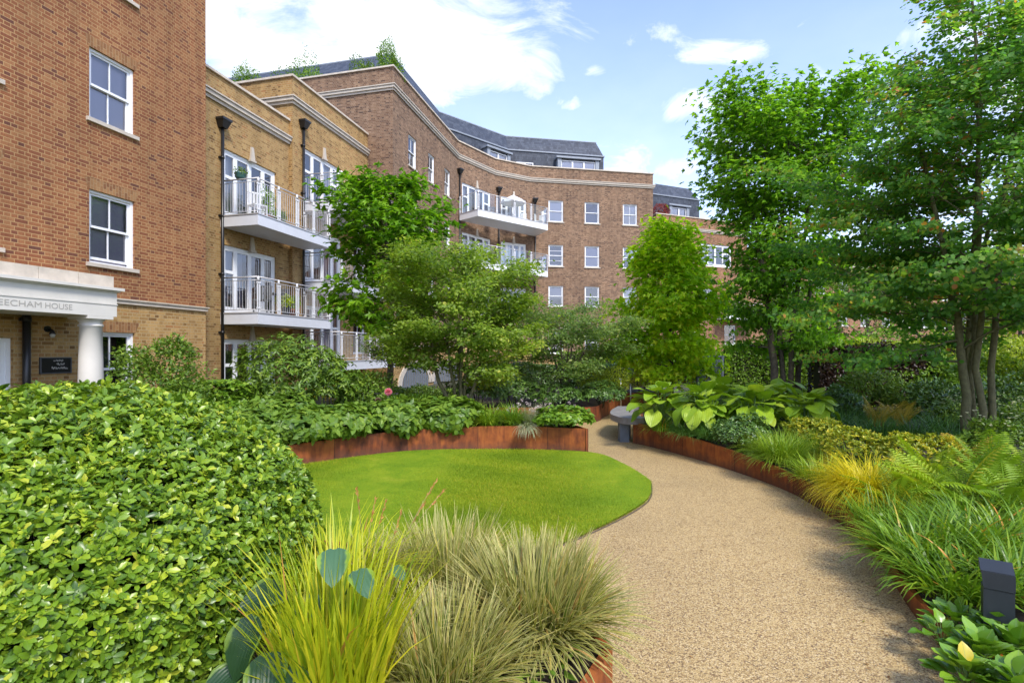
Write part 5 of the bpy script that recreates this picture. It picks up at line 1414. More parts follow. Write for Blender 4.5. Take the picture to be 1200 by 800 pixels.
# grasses and trailing plants at the right end
for i, (px, Y, lab) in enumerate([(572, 9.75, 'arching green grass tuft next to the hydrangeas'), (600, 9.9, 'taller dark tuft of arching grass before the lavender'), (548, 10.3, 'grass tuft at the foot of the multi-stemmed tree')]):
    p = at(px, 500, Y); p[2] = .38
    grass_clump('grass_tuft', lab, 'ornamental grass', p, 420, .50, .013, M['hakon'] if i != 1 else M['strap'], spread=.14, lean=(.05, .8), arch=(.6, 1.7), seed=80 + i, group='grass tufts on the steel wall')
p = at(632, 497, 9.9); p[2] = .38
grass_clump('lavender', 'blue-grey lavender with small lilac flowers', 'lavender', p, 700, .40, .006, M['grey_leaf'], spread=.28, lean=(0, .8), arch=(.0, .4), seed=85)
rng = np.random.default_rng(86); Lv = Leaves()
for q in range(46):
    c_ = np.array([p[0] + rng.normal(0, .30), p[1] + rng.normal(0, .15), .70 + rng.normal(0, .06)]); D = dirs(rng, 12); Lv.add(L4, c_ + D * .012, D, rng.normal(0, 1, (12, 3)), .022, .014, rng.random(12))
tag(Lv.build('lavender_flowers', M['petal_lilac'], None, tuple(p)), 'tiny lilac flowers hovering over the lavender', 'flower', kind='stuff')
p = at(662, 497, 9.45); p[2] = .38
shrub('geranium', 'fresh green geranium mound on the bright end of the steel planter', 'perennial', p, (.50, .36, .38), 2600, .052, M['green_leaf'], LROUND, None, 87, asp=1.0, rosette=3, tilt=.1, up=.8, bump=.22)
p = at(617, 505, 9.55); p[2] = .36
grass_clump('trailing_plant', 'grey trailing plant hanging over the steel wall below the lavender', 'trailing plant', p + np.array([0, -.12, .06]), 110, .34, .012, M['grey_leaf'], spread=.1, lean=(.7, 1.5), arch=(1.0, 1.7), seed=88, azr=(-pi / 2, .5))

# ------------------------------------------------------------------ far bed by the handrail
for i, (px, py, Y, rx, h, mt, lab) in enumerate([(705, 480, 13.9, .62, .62, 'dark_leaf', 'dark leathery ground cover above the curved far steel wall'), (655, 478, 13.7, .70, .60, 'dark_leaf', 'dark leathery ground cover behind the geranium mound'),
        (600, 476, 13.9, .75, .72, 'dark_leaf', 'dark leathery bush behind the tall grass tuft'), (560, 465, 13.2, .75, 1.0, 'dark_leaf', 'dark rounded shrub right of the multi-stemmed tree trunk'), (590, 455, 15.5, .9, 1.35, 'dark_leaf', 'dark tall shrub below the crown of the multi-stemmed tree')]):
    p = at(px, py, Y); p[2] = .33
    shrub('leathery_shrub', lab, 'shrub', p, (rx, .6, h), 2300, .085, M[mt], L8, 'dark shrubs of the far bed', 90 + i, asp=.42, rosette=6, tilt=-.05, up=.7, bump=.2, shell=.7)
p = at(706, 460, 15.6); p[2] = .34
shrub('lime_shrub', 'feathery yellow-green shrub beside the handrail', 'shrub', p, (.70, .6, .95), 3000, .07, M['lime_leaf'], LNARROW, None, 97, asp=.28, bump=.25, shell=.5)
p = at(752, 462, 18.4); p[2] = .2
shrub('pale_shrub', 'pale straw coloured shrub behind the handrail', 'shrub', p, (.55, .5, .9), 1400, .07, M['yellow_leaf'], LNARROW, None, 98, asp=.25, bump=.3, shell=.4)
hedge('low_hedge', 'low dark hedge at the foot of the brown block behind the far bed', (-1.2, 20.5), (5.2, 21.5), 1.2, .0, 1.25, M['dark_leaf'], .08, 12000, 224)
hedge('low_hedge', 'low green hedge before the arched vents of the brown block', (-9.0, 15.2), (-1.6, 16.4), 1.0, .0, .62, M['mid_leaf'], .08, 12000, 225)
# handrail
p0 = gnd(727.5, 479.5); p1 = gnd(739, 476)
t = thing('handrail', 'thin steel handrail hoop standing on the path by the far planter', 'handrail', (p0[0], p0[1], 0))
k = MB(); k.tube([(p0[0], p0[1], 0), (p0[0], p0[1], .93)], .021, 8); k.build('post', M['steel_post'], t)
k = MB(); k.tube([(p1[0], p1[1], 0), (p1[0], p1[1], .70)], .021, 8); k.build('post', M['steel_post'], t)
k = MB(); k.tube([(p0[0] - .12, p0[1] - .4, .95), (p0[0], p0[1], .94), (p1[0], p1[1], .71), (p1[0] + .1, p1[1] + .4, .60)], .021, 8); k.build('top_rail', M['steel_post'], t)

# ------------------------------------------------------------------ stone bench
bx, by = 2.30, 10.42
t = thing('stone_bench', 'grey curved stone bench with round end against the hosta bed', 'bench', (bx, by, 0))
ctr = crspline([(2.33, 10.28), (2.28, 10.75), (2.42, 11.4), (2.72, 12.2)], 6)
tg = unit(np.gradient(ctr, axis=0)); nn_ = np.stack([-tg[:, 1], tg[:, 0]], 1)
Lft = ctr + nn_ * .27; Rgt = ctr - nn_ * .20
cap_ = [ctr[0] + np.array([cos(a), sin(a)]) * .27 for a in np.linspace(pi * 1.0, pi * 1.85, 9)]
outl = [tuple(q) for q in cap_] + [tuple(q) for q in Rgt[1:]] + [tuple(q) for q in Lft[::-1][:-1]]
k = MB(); z0, z1 = .37, .49
k.face([(q[0], q[1], z1) for q in outl]); k.face([(q[0], q[1], z0) for q in reversed(outl)])
for a, b2 in zip(outl, outl[1:] + outl[:1]): k.face([(a[0], a[1], z0), (b2[0], b2[1], z0), (b2[0], b2[1], z1), (a[0], a[1], z1)])
k.build('seat', M['concrete'], t, bevel=.012)
for c_ in ((2.18, 10.35), (2.30, 10.75), (2.47, 11.5)):
    k = MB(); k.box(c_[0] - .09, c_[0] + .09, c_[1] - .10, c_[1] + .10, 0, .369); k.build('leg', M['concrete_dark'], t, bevel=.008)

# ------------------------------------------------------------------ right bed
for i, (px, py, Y, n, lab) in enumerate([(772, 492, 9.75, 17, 'broad leaved hosta nearest the stone bench'), (822, 490, 9.2, 17, 'broad leaved hosta above the dark steel wall, in the middle of the hosta row'),
        (880, 486, 9.0, 17, 'broad leaved hosta below the forked trunks of the sweetgum'), (938, 486, 8.9, 16, 'broad leaved hosta at the end of the row by the dark grasses'), (842, 472, 10.4, 14, 'broad leaved hosta in the back row before the low clipped shrub'),
        (905, 470, 10.3, 14, 'broad leaved hosta in the back row under the sweetgum')]):
    p = at(px, py, Y); p[2] = .36
    p[1] -= .12
    hosta('giant_hosta', lab, 'hosta', p, n + 26, .285, M['hosta_leaf'], M['stalk_green'], 100 + i, 'giant hostas by the bench', lean=(.08, 1.15), petiole=.62, tm=LGIANT, asp=.92, elr=(.75, -.85))
for i, (px, py, Y, lab) in enumerate([(775, 506, 9.4, 'drooping dark grass tuft below the hosta next to the bench'), (806, 510, 8.9, 'drooping dark grass tuft hanging on the steel wall under the middle hosta'), (835, 514, 8.5, 'drooping dark grass tuft left of the small dark bush')]):
    p = at(px, py, Y); p[2] = .36
    grass_clump('lilyturf', lab, 'ornamental grass', p, 330, .42, .010, M['lirio'] if i else M['strap'], spread=.16, lean=(.2, 1.1), arch=(.7, 1.8), seed=110 + i, group='lilyturf under the hostas')
p = at(868, 515, 8.05); p[2] = .28
shrub('dark_sarcococca', 'small dark glossy evergreen bush between hosta and variegated rosette', 'shrub', p, (.42, .36, .46), 2600, .05, M['dark_leaf'], L8, None, 114, asp=.42, rosette=4, up=.5, bump=.2)
p = at(886, 534, 7.6); p[2] = .26
hosta('variegated_rosette', 'pale silver striped rosette on the edge of the steel wall', 'perennial', p, 16, .16, M['grey_leaf'], M['stalk_green'], 115, lean=(.4, 1.2), petiole=.05, asp=.2)
for i, (px, py, Y, n, L, lab) in enumerate([(918, 540, 7.15, 1100, .52, 'fine green fountain grass left of the golden sedge'), (945, 520, 7.7, 800, .48, 'fine green fountain grass behind the golden sedge'), (895, 525, 7.75, 600, .42, 'smaller fountain grass above the variegated rosette')]):
    p = at(px, py, Y); p[2] = .27
    grass_clump('fountain_grass', lab, 'ornamental grass', p, n, L, .0095, M['hakon'], spread=.2, lean=(.1, 1.0), arch=(.7, 1.7), seed=120 + i, group='green fountain grasses')
for i, (px, py, Y, r, h, mt, lab) in enumerate([(1000, 520, 6.85, .45, .40, 'lime_leaf', 'speckled yellow-green spindle bush behind the golden sedge'), (1075, 520, 6.35, .50, .42, 'lime_leaf', 'speckled yellow-green spindle bush above the ferns'), (955, 498, 7.9, .40, .42, 'lime_leaf', 'speckled spindle bush beside the last hosta')]):
    p = at(px, py, Y); p[2] = .32
    shrub('spindle_bush', lab, 'shrub', p, (r, .4, h), 2600, .045, M['spindle_leaf'], L8, 'yellow-green spindle bushes', 125 + i, asp=.5, rosette=5, tilt=.7, up=.8, bump=.22, shell=.6)
p = at(1018, 565, 5.55); p[2] = .24
grass_clump('gold_fountain_sedge', 'fountain of deep golden sedge spilling over the steel wall onto the path', 'ornamental grass', p, 2200, .62, .0066, M['sedge_gold'], spread=.19, lean=(.1, 1.1), arch=(1.1, 2.2), seed=130, azr=None)
for i, (px, py, Y, nf, L, mt, lab) in enumerate([(1075, 588, 5.25, 13, .52, 'fern', 'low spreading fern right beside the golden fountain sedge'), (1125, 575, 5.1, 14, .60, 'fern', 'broad fern in the middle of the fern patch'), (1180, 570, 4.9, 14, .62, 'fern', 'broad fern beside the picture edge'),
        (1095, 545, 5.9, 12, .55, 'fern', 'fern behind the patch under the spindle bush'), (1160, 545, 5.8, 13, .62, 'fern', 'tall fern rising below the multi-trunk tree'), (1050, 600, 5.1, 9, .40, 'fern', 'small fern at the wall edge below the golden sedge'),
        (1130, 520, 6.3, 7, .55, 'fern_gold', 'bronze tinted fern with upright fronds'), (1030, 488, 9.0, 8, .5, 'fern_gold', 'small upright pale fern before the copper hedge'), (1055, 486, 9.1, 8, .5, 'fern_gold', 'second small upright fern nearer the multi-trunk tree'),
        (1195, 525, 5.9, 12, .6, 'fern', 'fern against the picture edge under the white flowers')]):
    p = at(px, py, Y); p[2] = .26 if Y < 7 else .4
    fern('fern', lab, 'fern', p, nf, L * 1.2, M[mt], 140 + i, 'ferns of the right bed', lean=(.2, .95) if mt == 'fern' else (.05, .4), arch=(.5, 1.1), npin=22)
for i, (px, py, Y, n, L, lab) in enumerate([(1080, 662, 3.98, 620, .44, 'strappy grass clump hanging over the wall onto the path'), (1135, 640, 4.1, 620, .48, 'strappy grass clump behind the black bollard light'), (1190, 632, 4.0, 520, .48, 'strappy grass clump at the picture edge below the ferns'),
        (1120, 690, 3.5, 420, .38, 'strappy grass clump just left of the bollard light'), (1200, 690, 3.45, 380, .42, 'strappy grass clump right of the bollard light'), (1150, 612, 4.6, 420, .45, 'strappy grass clump bordering the fern patch')]):
    p = at(px, py, Y); p[2] = .17
    grass_clump('strap_grass', lab, 'ornamental grass', p, int(n * .85), L, .019, M['strap'], spread=.24, lean=(.1, .95), arch=(.7, 1.8), seed=160 + i, group='strappy grasses by the bollard', twist=.5)
for i, (px, py, Y, n, s_, lab) in enumerate([(1118, 742, 3.12, 15, .085, 'small clump of round glossy bergenia leaves left of the bollard'), (1150, 800, 2.78, 26, .10, 'wide clump of bergenia with a red leaf on the wall edge'), (1190, 775, 2.85, 24, .10, 'bergenia clump in front of the bollard at the picture corner'), (1135, 830, 2.6, 22, .10, 'bergenia clump hanging over the wall at the picture foot'), (1190, 830, 2.5, 22, .10, 'bergenia clump in the bottom corner'), (1105, 775, 2.98, 12, .075, 'smallest bergenia rosette on the very wall edge'), (1165, 765, 3.0, 20, .09, 'bergenia clump at the foot of the bollard')]):
    p = at(px, py, Y); p[2] = .08
    hosta('bergenia', lab, 'bergenia', p, int(n * 1.7), s_, M['berg_leaf'], M['stalk_green'], 170 + i, 'bergenia by the bollard', elr=(.95, .05), lean=(.1, 1.25), petiole=.12, tm=LBERG, asp=.8)
for i, (px, py, Y, n, L, mt, lab) in enumerate([(965, 560, 6.3, 420, .36, 'hakon', 'low green grass tuft left of the golden fountain sedge'), (1060, 545, 6.0, 420, .40, 'hakon', 'low green grass tuft between spindle bush and ferns'), (1045, 620, 4.75, 420, .36, 'strap', 'low strappy tuft under the golden fountain sedge'), (1105, 610, 4.7, 420, .40, 'hakon', 'low green tuft before the ferns'),
        (1230, 600, 4.5, 420, .45, 'hakon', 'green tuft at the picture edge by the ferns'), (985, 535, 7.2, 420, .36, 'hakon', 'low green tuft below the spindle bush'), (1150, 560, 5.5, 420, .40, 'hakon', 'green grass tuft inside the fern patch')]):
    p = at(px, py, Y); p[2] = .24 if Y > 5 else .18
    grass_clump('filler_grass', lab, 'ornamental grass', p, n, L, .012, M[mt], spread=.28, lean=(.1, 1.0), arch=(.5, 1.5), seed=240 + i, group='low green grasses of the right bed')
# low ground cover between the plants of every bed
def cover(poly, zf, n, mat, size, seed):
    rng = np.random.default_rng(seed); q = np.array(poly)
    P = np.stack([rng.uniform(q[:, 0].min(), q[:, 0].max(), n * 2), rng.uniform(q[:, 1].min(), q[:, 1].max(), n * 2)], 1)
    P = P[in_poly(P, [tuple(v) for v in poly])][:n]; m = len(P)
    c = np.sin(P[:, 0] * 5.1 + 1.7 * np.sin(P[:, 1] * 3.3)) * np.sin(P[:, 1] * 4.3 + P[:, 0])
    z = zf(P) + np.clip(.07 + .06 * c, 0, .2) * rng.random(m) ** .6
    Lv = Leaves(); Lv.add(L8, np.concatenate([P, z[:, None]], 1), np.concatenate([rng.normal(0, 1, (m, 2)), rng.normal(0, .2, (m, 1))], 1), np.array([0, 0, 1.]) + rng.normal(0, .35, (m, 3)), size * rng.uniform(.6, 1.3, m), size * .6, np.clip(.5 + .2 * c + rng.normal(0, .16, m), 0, 1))
    tag(Lv.build('ground_cover', mat), 'low creeping ground cover between the plants', 'ground cover', kind='stuff')
cover([tuple(v) for v in inset(near_line, .10)] + [(-4.0, -.2)], lambda P: np.full(len(P), .36), 9000, M['mid_leaf'], .05, 500)
zcurve = lambda P: np.interp(P[:, 1], [0, 3, 5, 7, 9, 10.5, 14], [.07, .09, .19, .27, .34, .38, .42])
cover([tuple(v) for v in inset(right_edge, -.10)] + [tuple(v) for v in inset(back_edge, -.1)] + [(9, 16.5), (11, 12), (8, 5), (5.5, 1.5), (3.2, .4)], zcurve, 30000, M['mid_leaf'], .06, 501)
cover([tuple(v) for v in inset(mid_edge, .10)] + [tuple(v) for v in inset(mid_side, .1)[1:]] + [(-6.6, 12.2), (-7.2, 8), (-6.8, 4.8)], lambda P: np.full(len(P), .35), 22000, M['green_leaf'], .06, 502)
# bollard light: folded metal post with slanted hood
Yb = 3.0; xb = (1169 - 600) / FPX * Yb
t = thing('bollard_light', 'anthracite folded metal bollard light with slanted hood', 'bollard light', (xb, Yb, .06))
ang = radians(-36); R_ = Matrix.Rotation(ang, 3, 'Z')
def bp(x, y, z): v = R_ @ Vector((x, y, 0)); return (xb + v.x, Yb + v.y, .05 + (z - .05) * .95)
k = MB(); w, d = .066, .055; zt_ = .60
pr = [(-d, .05), (d, .05), (d, zt_), (d * .2, zt_), (-d, zt_ - .07), (-d, .47)]
# front plate and body (profile seen from the side, opening on the path side)
k.hexa([bp(-w, -d, .05), bp(w, -d, .05), bp(w, d, .05), bp(-w, d, .05), bp(-w, -d, .435), bp(w, -d, .435), bp(w, d, .435), bp(-w, d, .435)])
k.build('post', M['bollard'], t, bevel=.004)
k = MB()
k.hexa([bp(-w + .03, -d, .438), bp(w, -d, .438), bp(w, d, .438), bp(-w + .03, d, .438), bp(-w + .03, -d, .53), bp(w, -d, .53), bp(w, d, .53), bp(-w + .03, d, .53)])
k.hexa([bp(-w - .012, -d, .532), bp(w, -d, .532), bp(w, d, .532), bp(-w - .012, d, .532), bp(-w - .012, -d + .0, .54), bp(w, -d, .54), bp(w, d - .02, .585), bp(-w - .012, d - .02, .585)])
k.hexa([bp(-w, -d - .004, .438), bp(w + .002, -d - .004, .438), bp(w + .002, -d + .006, .438), bp(-w, -d + .006, .438), bp(-w - .01, -d - .004, .536), bp(w + .002, -d - .004, .536), bp(w + .002, -d + .006, .536), bp(-w - .01, -d + .006, .536)])
k.build('hood', M['bollard'], t, bevel=.003)
k = MB(); k.hexa([bp(-w + .018, -d + .015, .45), bp(-w + .027, -d + .015, .45), bp(-w + .027, d - .015, .45), bp(-w + .018, d - .015, .45), bp(-w + .018, -d + .015, .52), bp(-w + .027, -d + .015, .52), bp(-w + .027, d - .015, .52), bp(-w + .018, d - .015, .52)]); k.build('lens', M['glow'], t)

# shade planting in the middle of the right bed
for i, (px, py, Y, n) in enumerate([(985, 490, 9.4, 420), (1030, 500, 8.4, 420), (1075, 500, 8.3, 420), (1105, 490, 8.9, 420), (1000, 478, 10.6, 380), (1060, 478, 10.4, 380), (1120, 505, 7.7, 380)]):
    p = at(px, py, Y); p[2] = .36
    lab = ['dark grass tuft beside the last hosta', 'dark grass tuft behind the yellow spindle bush', 'dark grass tuft left of the multi-trunk tree', 'dark grass tuft touching the multi-trunk tree', 'dark grass tuft below the copper hedge', 'dark grass tuft in the back row below the copper hedge', 'dark grass tuft at the foot of the trunks'][i]
    grass_clump('shade_grass', lab, 'ornamental grass', p, n, .44, .012, M['lirio'], spread=.3, lean=(.05, .8), arch=(.5, 1.4), seed=180 + i, group='dark shade grasses')
def astrantia(label, p, seed, r=.45):
    rng = np.random.default_rng(seed); t = thing('astrantia', label, 'perennial', tuple(p), 'white astrantia under the trees')
    Lv = Leaves(); ellip_leaves(Lv, rng, p + np.array([0, 0, .18]), (r, r * .8, .28), 1500, .06, L8, asp=.6, bump=.25, shell=.5, up=.7); Lv.build('foliage', M['mid_leaf'], t)
    fl = Leaves(); k = MB()
    for q in range(30):
        e = p + np.array([rng.normal(0, r * .5), rng.normal(0, r * .5), rng.uniform(.38, .6)]); k.tube([p + np.array([0, 0, .1]), (p + e) / 2 + rng.normal(0, .03, 3), e], .003, 3, cap=False)
        a = np.arange(9) * 2 * pi / 9; X = np.stack([np.cos(a), np.sin(a), np.full(9, .5)], 1); fl.add(L4, np.repeat(e[None], 9, 0), X, np.array([0, 0, 1.]) - X * .3, .024, .014, rng.random(9))
    fl.build('flower', M['petal_white'], t); k.build('stalk', M['stalk_green'], t)
for i, (px, py, Y, lab) in enumerate([(1175, 500, 8.2, 'white flowered astrantia right of the trunks, by the picture edge'), (1195, 485, 9.2, 'white flowered astrantia in front of the tiered green bush'), (1120, 480, 9.6, 'sparse white astrantia left of the trunks'), (1165, 520, 7.0, 'white astrantia with fresh green leaves before the trunks')]):
    p = at(px, py, Y); p[2] = .38; astrantia(lab, p, 190 + i)
for i, (px, py, Y, rx, h, mt, sz, lab) in enumerate([(1015, 465, 11.6, .55, .95, 'mid_leaf', .07, 'green bush in front of the copper hedge'), (1065, 470, 11.0, .5, .7, 'mid_leaf', .07, 'green bush between copper hedge and trunks'), (1085, 450, 12.4, .8, 1.35, 'green_leaf', .075, 'tiered leafy bush behind the multi-trunk tree'),
        (1160, 450, 11.5, .9, 1.40, 'green_leaf', .075, 'tiered leafy bush right of the trunks'), (1215, 450, 11.0, .9, 1.5, 'lime_leaf', .075, 'bright leafy bush at the picture edge'), (1190, 470, 10.0, .8, .8, 'dark_leaf', .08, 'dark low bush under the tiered bush'), (1105, 465, 10.6, .6, .7, 'dark_leaf', .08, 'dark low bush behind the trunks'),
        (832, 462, 12.5, .62, .65, 'green_leaf', .05, 'low loose clipped shrub under the grey fence panel'), (985, 470, 11.0, .42, .6, 'dark_leaf', .07, 'dark little bush beside the last hosta, before the copper hedge')]):
    p = at(px, py, Y); p[2] = .4
    shrub('leafy_bush', lab, 'shrub', p, (rx, .6, h), int(3000 * max(.5, h)), sz, M[mt], L8, 'bushes at the back of the right bed', 200 + i, asp=.5, bump=.28, shell=.55, up=.8, jit=.35)

# hedges
hedge('clipped_hedge', 'straight clipped green hedge behind the hosta bed and sweetgum', (7.0, 17.6), (13.5, 16.4), .9, .0, 2.0, M['green_leaf'], .075, 20000, 220)
hedge('copper_hedge', 'dark purple copper hedge behind the shade planting', (7.4, 13.0), (9.9, 12.5), .9, .3, 1.86, M['copper_leaf'], .07, 17000, 221)
hedge('tall_hedge', 'bright yellow-green hedge top rising behind the copper hedge', (8.6, 15.4), (17, 13.2), 1.0, .2, 2.05, M['lime_leaf'], .07, 22000, 222)
hedge('boundary_hedge', 'long distant green hedge between the orange block and the garden', (2.5, 30), (30, 27), 1.2, -.1, 1.75, M['green_leaf'], .11, 22000, 223)
p0 = at(818, 432, 16.6); p1 = at(846, 432, 16.8)
t = thing('fence_panel', 'small grey slatted fence panel beside the clipped hedge', 'fence', (p0[0], p0[1], 0)); F_ = Frame(p0[:2], (p1 - p0)[:2]); L_ = np.linalg.norm((p1 - p0)[:2])
k = MB()
for j in range(14): k.fbox(F_, .01, L_ - .01, .0, .025, .12 + j * .10, .12 + j * .10 + .08)
k.build('slat_panel', M['fence_grey'], t)
k = MB()
for s in (-.04, L_ - .04): k.fbox(F_, s, s + .08, -.05, .045, -.05, 1.58)
k.fbox(F_, -.05, L_ + .05, -.06, .055, 1.581, 1.62); k.build('fence_frame', M['fence_grey'], t)

# ------------------------------------------------------------------ trees
def cone(rmax, hp=.35, p=.8, q=.15):
    return lambda h: rmax * (max(.05, (h / hp)) ** .6 if h < hp else max(q, 1 - ((h - hp) / (1 - hp)) ** (1 / p)) )
# lobed tree by the corner balcony
b = np.array([(457 - 600) / FPX * 14.2, 14.2, .35])
tree('sweetgum', 'bright green lobed-leaf tree covering the end of the corner balconies', 'tree', b, [[b, b + [.05, 0, 2], b + [-.08, 0, 4.2], b + [-.15, 0, 5.85]]],
     lambda h: 1.28 * (max(0, 1 - abs((h - .52) / .56) ** 2.2)) ** .6 + .12, M['tulip_leaf'], M['bark'], .20, LSTAR, 5800, 301, limbs=44, h0=.28, elev=(1.0, .15), sec=6, r0=.09, clump=.17, asp=1.0, up=.9)
# multi-stemmed service tree
b = np.array([(540 - 600) / FPX * 11.6, 11.6, .38])
stems = []
for dx, dy, h, bx_ in ((-.95, .1, 2.5, -.30), (-.45, -.3, 3.1, -.10), (-.1, .2, 3.5, 0), (.35, -.1, 3.35, .05), (.75, .2, 2.7, .2), (-.15, .6, 2.9, 0), (.1, -.5, 2.6, 0)):
    stems.append([b + [bx_ * .3, 0, -.05], b + [bx_ + dx * .22, dy * .3, h * .30], b + [dx * .75, dy * .8, h * .72], b + [dx * 1.15, dy * 1.2, h]])
tree('service_tree', 'spreading multi-stemmed tree with fine olive green leaves in the centre', 'tree', b, stems, lambda h: 1.5 * (max(0, 1 - abs((h - .50) / .60) ** 2.6)) ** .6 + .1, M['amel_leaf'], M['bark_moss'], .085, L4, 36000, 302,
     limbs=74, h0=.30, elev=(.75, .05), sec=6, r0=.05, clump=.11, asp=.55, flat=.72, up=1.0, seclen=.40)
# dogwood with creamy flowers
b = np.array([(661 - 600) / FPX * 14.4, 14.4, .33]); stems = []
for dx, dy, h in ((-.5, 0, 2.2), (-.1, .3, 2.55), (.35, -.1, 2.5), (.75, .1, 2.0), (.1, -.4, 2.1)):
    stems.append([b + [0, 0, -.05], b + [dx * .15, dy * .3, h * .3], b + [dx * .8, dy, h * .75], b + [dx * 1.2, dy * 1.2, h]])
dg = tree('dogwood', 'open small dogwood with pale creamy bracts left of the lime green maple', 'tree', b, stems, lambda h: 1.55 * (max(0, 1 - abs((h - .62) / .55) ** 2.4)) ** .6 + .1, M['cornus_leaf'], M['bark'], .085, L8, 15000, 303,
     limbs=44, h0=.35, elev=(.6, .05), sec=6, r0=.04, clump=.13, asp=.5, flat=.8, up=1.0, centre=(.2, 0))
rng = np.random.default_rng(7); Lv = Leaves(); D = dirs(rng, 240, -.1, 1)
Pf = b + np.array([.2, 0, 1.65]) + D * np.array([1.5, 1.3, .95]) * rng.uniform(.75, 1.0, (240, 1))
for q in range(4):
    a_ = q * pi / 2 + rng.uniform(0, .5, 240); X = np.stack([np.cos(a_), np.sin(a_), np.full(240, .1)], 1); Lv.add(L4, Pf, X, np.array([0, 0, 1.]) + D * .4, .045, .032, rng.random(240))
Lv.build('bracts', M['petal_white'], dg)
# lime green maple
b = np.array([(787 - 600) / FPX * 17.0, 17.0, .3])
tree('maple', 'compact lime green maple in front of the brown block', 'tree', b, [[b, b + [0, 0, 1.4], b + [-.15, 0, 3.4], b + [-.42, 0, 5.45]]], lambda h: float(np.interp(h, [0, .15, .35, .6, .85, 1], [1.1, 1.6, 1.65, 1.15, .5, .1])), M['lime_tree_leaf'], M['bark'], .19, LSTAR, 11500, 304,
     limbs=46, h0=.08, elev=(1.0, .1), sec=7, r0=.07, clump=.24, asp=1.0, up=.8)
# tall sweetgum with forked trunks
b = np.array([(925 - 600) / FPX * 13.4, 13.4, .38])
st = [[b + [-.33, 0, -.1], b + [-.42, 0, 1.3], b + [-.62, .1, 3.6], b + [-1.0, .1, 5.6], b + [-1.2, .2, 6.8]], [b + [-.12, .1, -.1], b + [-.15, .1, 2], b + [-.05, .2, 5], b + [.10, .1, 7.9]],
      [b + [.02, .0, -.1], b + [.0, -.1, 2], b + [.35, -.2, 4.6], b + [.6, -.2, 7.2]], [b + [.28, .2, -.1], b + [.42, .2, 1.5], b + [.95, .4, 4.2], b + [1.3, .3, 6.3]]]
tree('sweetgum', 'tall sweetgum with several slim trunks, tallest in the middle of the garden', 'tree', b, st, lambda h: float(np.interp(h, [0, .2, .45, .7, .85, .95, 1.0], [.9, 1.1, 1.3, 1.95, 1.5, .8, .3])), M['gum_leaf'], M['bark'], .155, LSTAR, 17500, 305,
     limbs=104, h0=.17, elev=(1.05, .05), sec=6, r0=.10, clump=.18, asp=1.0, up=.8, centre=(-.2, 0))
# katsura, multi-trunk, right
b = np.array([(1142 - 600) / FPX * 8.0, 8.0, .38])
st = [[b + [-.12, 0, -.1], b + [-.20, 0, 1.4], b + [-.5, .1, 3.4], b + [-.85, .1, 5.0]], [b + [.0, -.1, -.1], b + [-.02, -.1, 1.6], b + [-.1, -.2, 4], b + [-.22, -.2, 6.4], b + [-.30, -.2, 7.7]], [b + [.03, .05, -.1], b + [.06, .1, 1.5], b + [.2, .2, 4], b + [.35, .1, 7.0]],
      [b + [.27, .0, -.1], b + [.30, 0, 1.5], b + [.55, .1, 4.2], b + [1.0, .1, 6.4], b + [1.25, .1, 7.6]], [b + [.05, .25, .0], b + [.5, .6, 2.2], b + [1.4, .9, 4.6], b + [2.0, 1.0, 6.4]]]
tree('katsura', 'big multi-trunk tree with small round leaves and reddish young tips', 'tree', b, st, lambda h: float(np.interp(h, [0, .15, .3, .5, .7, .85, 1.0], [2.0, 2.5, 2.4, 1.85, 1.2, .6, .25])), M['katsura_leaf'], M['bark_moss'], .058, LROUND, 80000, 306,
     limbs=150, h0=.24, elev=(.9, .06), elevj=.24, sec=7, r0=.062, clump=.085, asp=.95, flat=.72, up=.85, centre=(.1, 0), seclen=.36, droop=.06)

for i, (px, Y, h, r, mt, lab) in enumerate([(1015, 22, 4.9, 2.3, 'green_leaf', 'round green tree behind the copper hedge, hiding the brick wing'), (1110, 24, 5.8, 2.9, 'mid_leaf', 'darker round tree behind the katsura trunks'), (1195, 21, 5.0, 2.6, 'lime_leaf', 'light green tree at the picture edge behind the katsura'),
        (930, 25, 4.2, 1.8, 'mid_leaf', 'round green tree seen between the sweetgum trunks'), (1290, 20, 4.6, 2.2, 'green_leaf', 'green tree beyond the edge of the picture')]):
    b = np.array([(px - 600) / FPX * Y, Y, .1])
    tree('garden_tree', lab, 'tree', b, [[b, b + [0, 0, h * .4], b + [.1, 0, h]]], lambda h, r=r: r * (max(0, 1 - abs((h - .5) / .56) ** 2.2)) ** .6 + .1, M[mt], M['bark'], .14, L4, 7500, 360 + i, group='trees beyond the hedges', limbs=30, h0=.12, elev=(1.0, .1), sec=5, r0=.09, clump=.22, asp=.6, up=.8)
# fallen leaves and grit on the gravel
rng = np.random.default_rng(400); n = 420
Pq = np.stack([rng.uniform(.3, 3.6, n), rng.uniform(1.8, 10, n), np.full(n, .006)], 1)
edge_x = np.interp(Pq[:, 1], right_edge[:, 1], right_edge[:, 0])
Pq[: n * 2 // 3, 0] = edge_x[: n * 2 // 3] - np.abs(rng.normal(0, .22, n * 2 // 3)) - .03
ok = (Pq[:, 0] < edge_x - .03) & ~in_poly(Pq[:, :2], [tuple(q) for q in lawn_pts]); Pq = Pq[ok]; n = len(Pq)
M['litter'] = leafmat('fallen_leaf', [(0, (.06, .035, .015)), (.5, (.16, .085, .03)), (.8, (.22, .16, .04)), (1, (.09, .13, .03))], trans=.1, rough=.7)
Lv = Leaves(); Lv.add(L4, Pq, np.concatenate([rng.normal(0, 1, (n, 2)), rng.normal(0, .08, (n, 1))], 1), np.array([0, 0, 1.]) + rng.normal(0, .15, (n, 3)), rng.uniform(.010, .034, n), rng.uniform(.006, .016, n), rng.random(n))
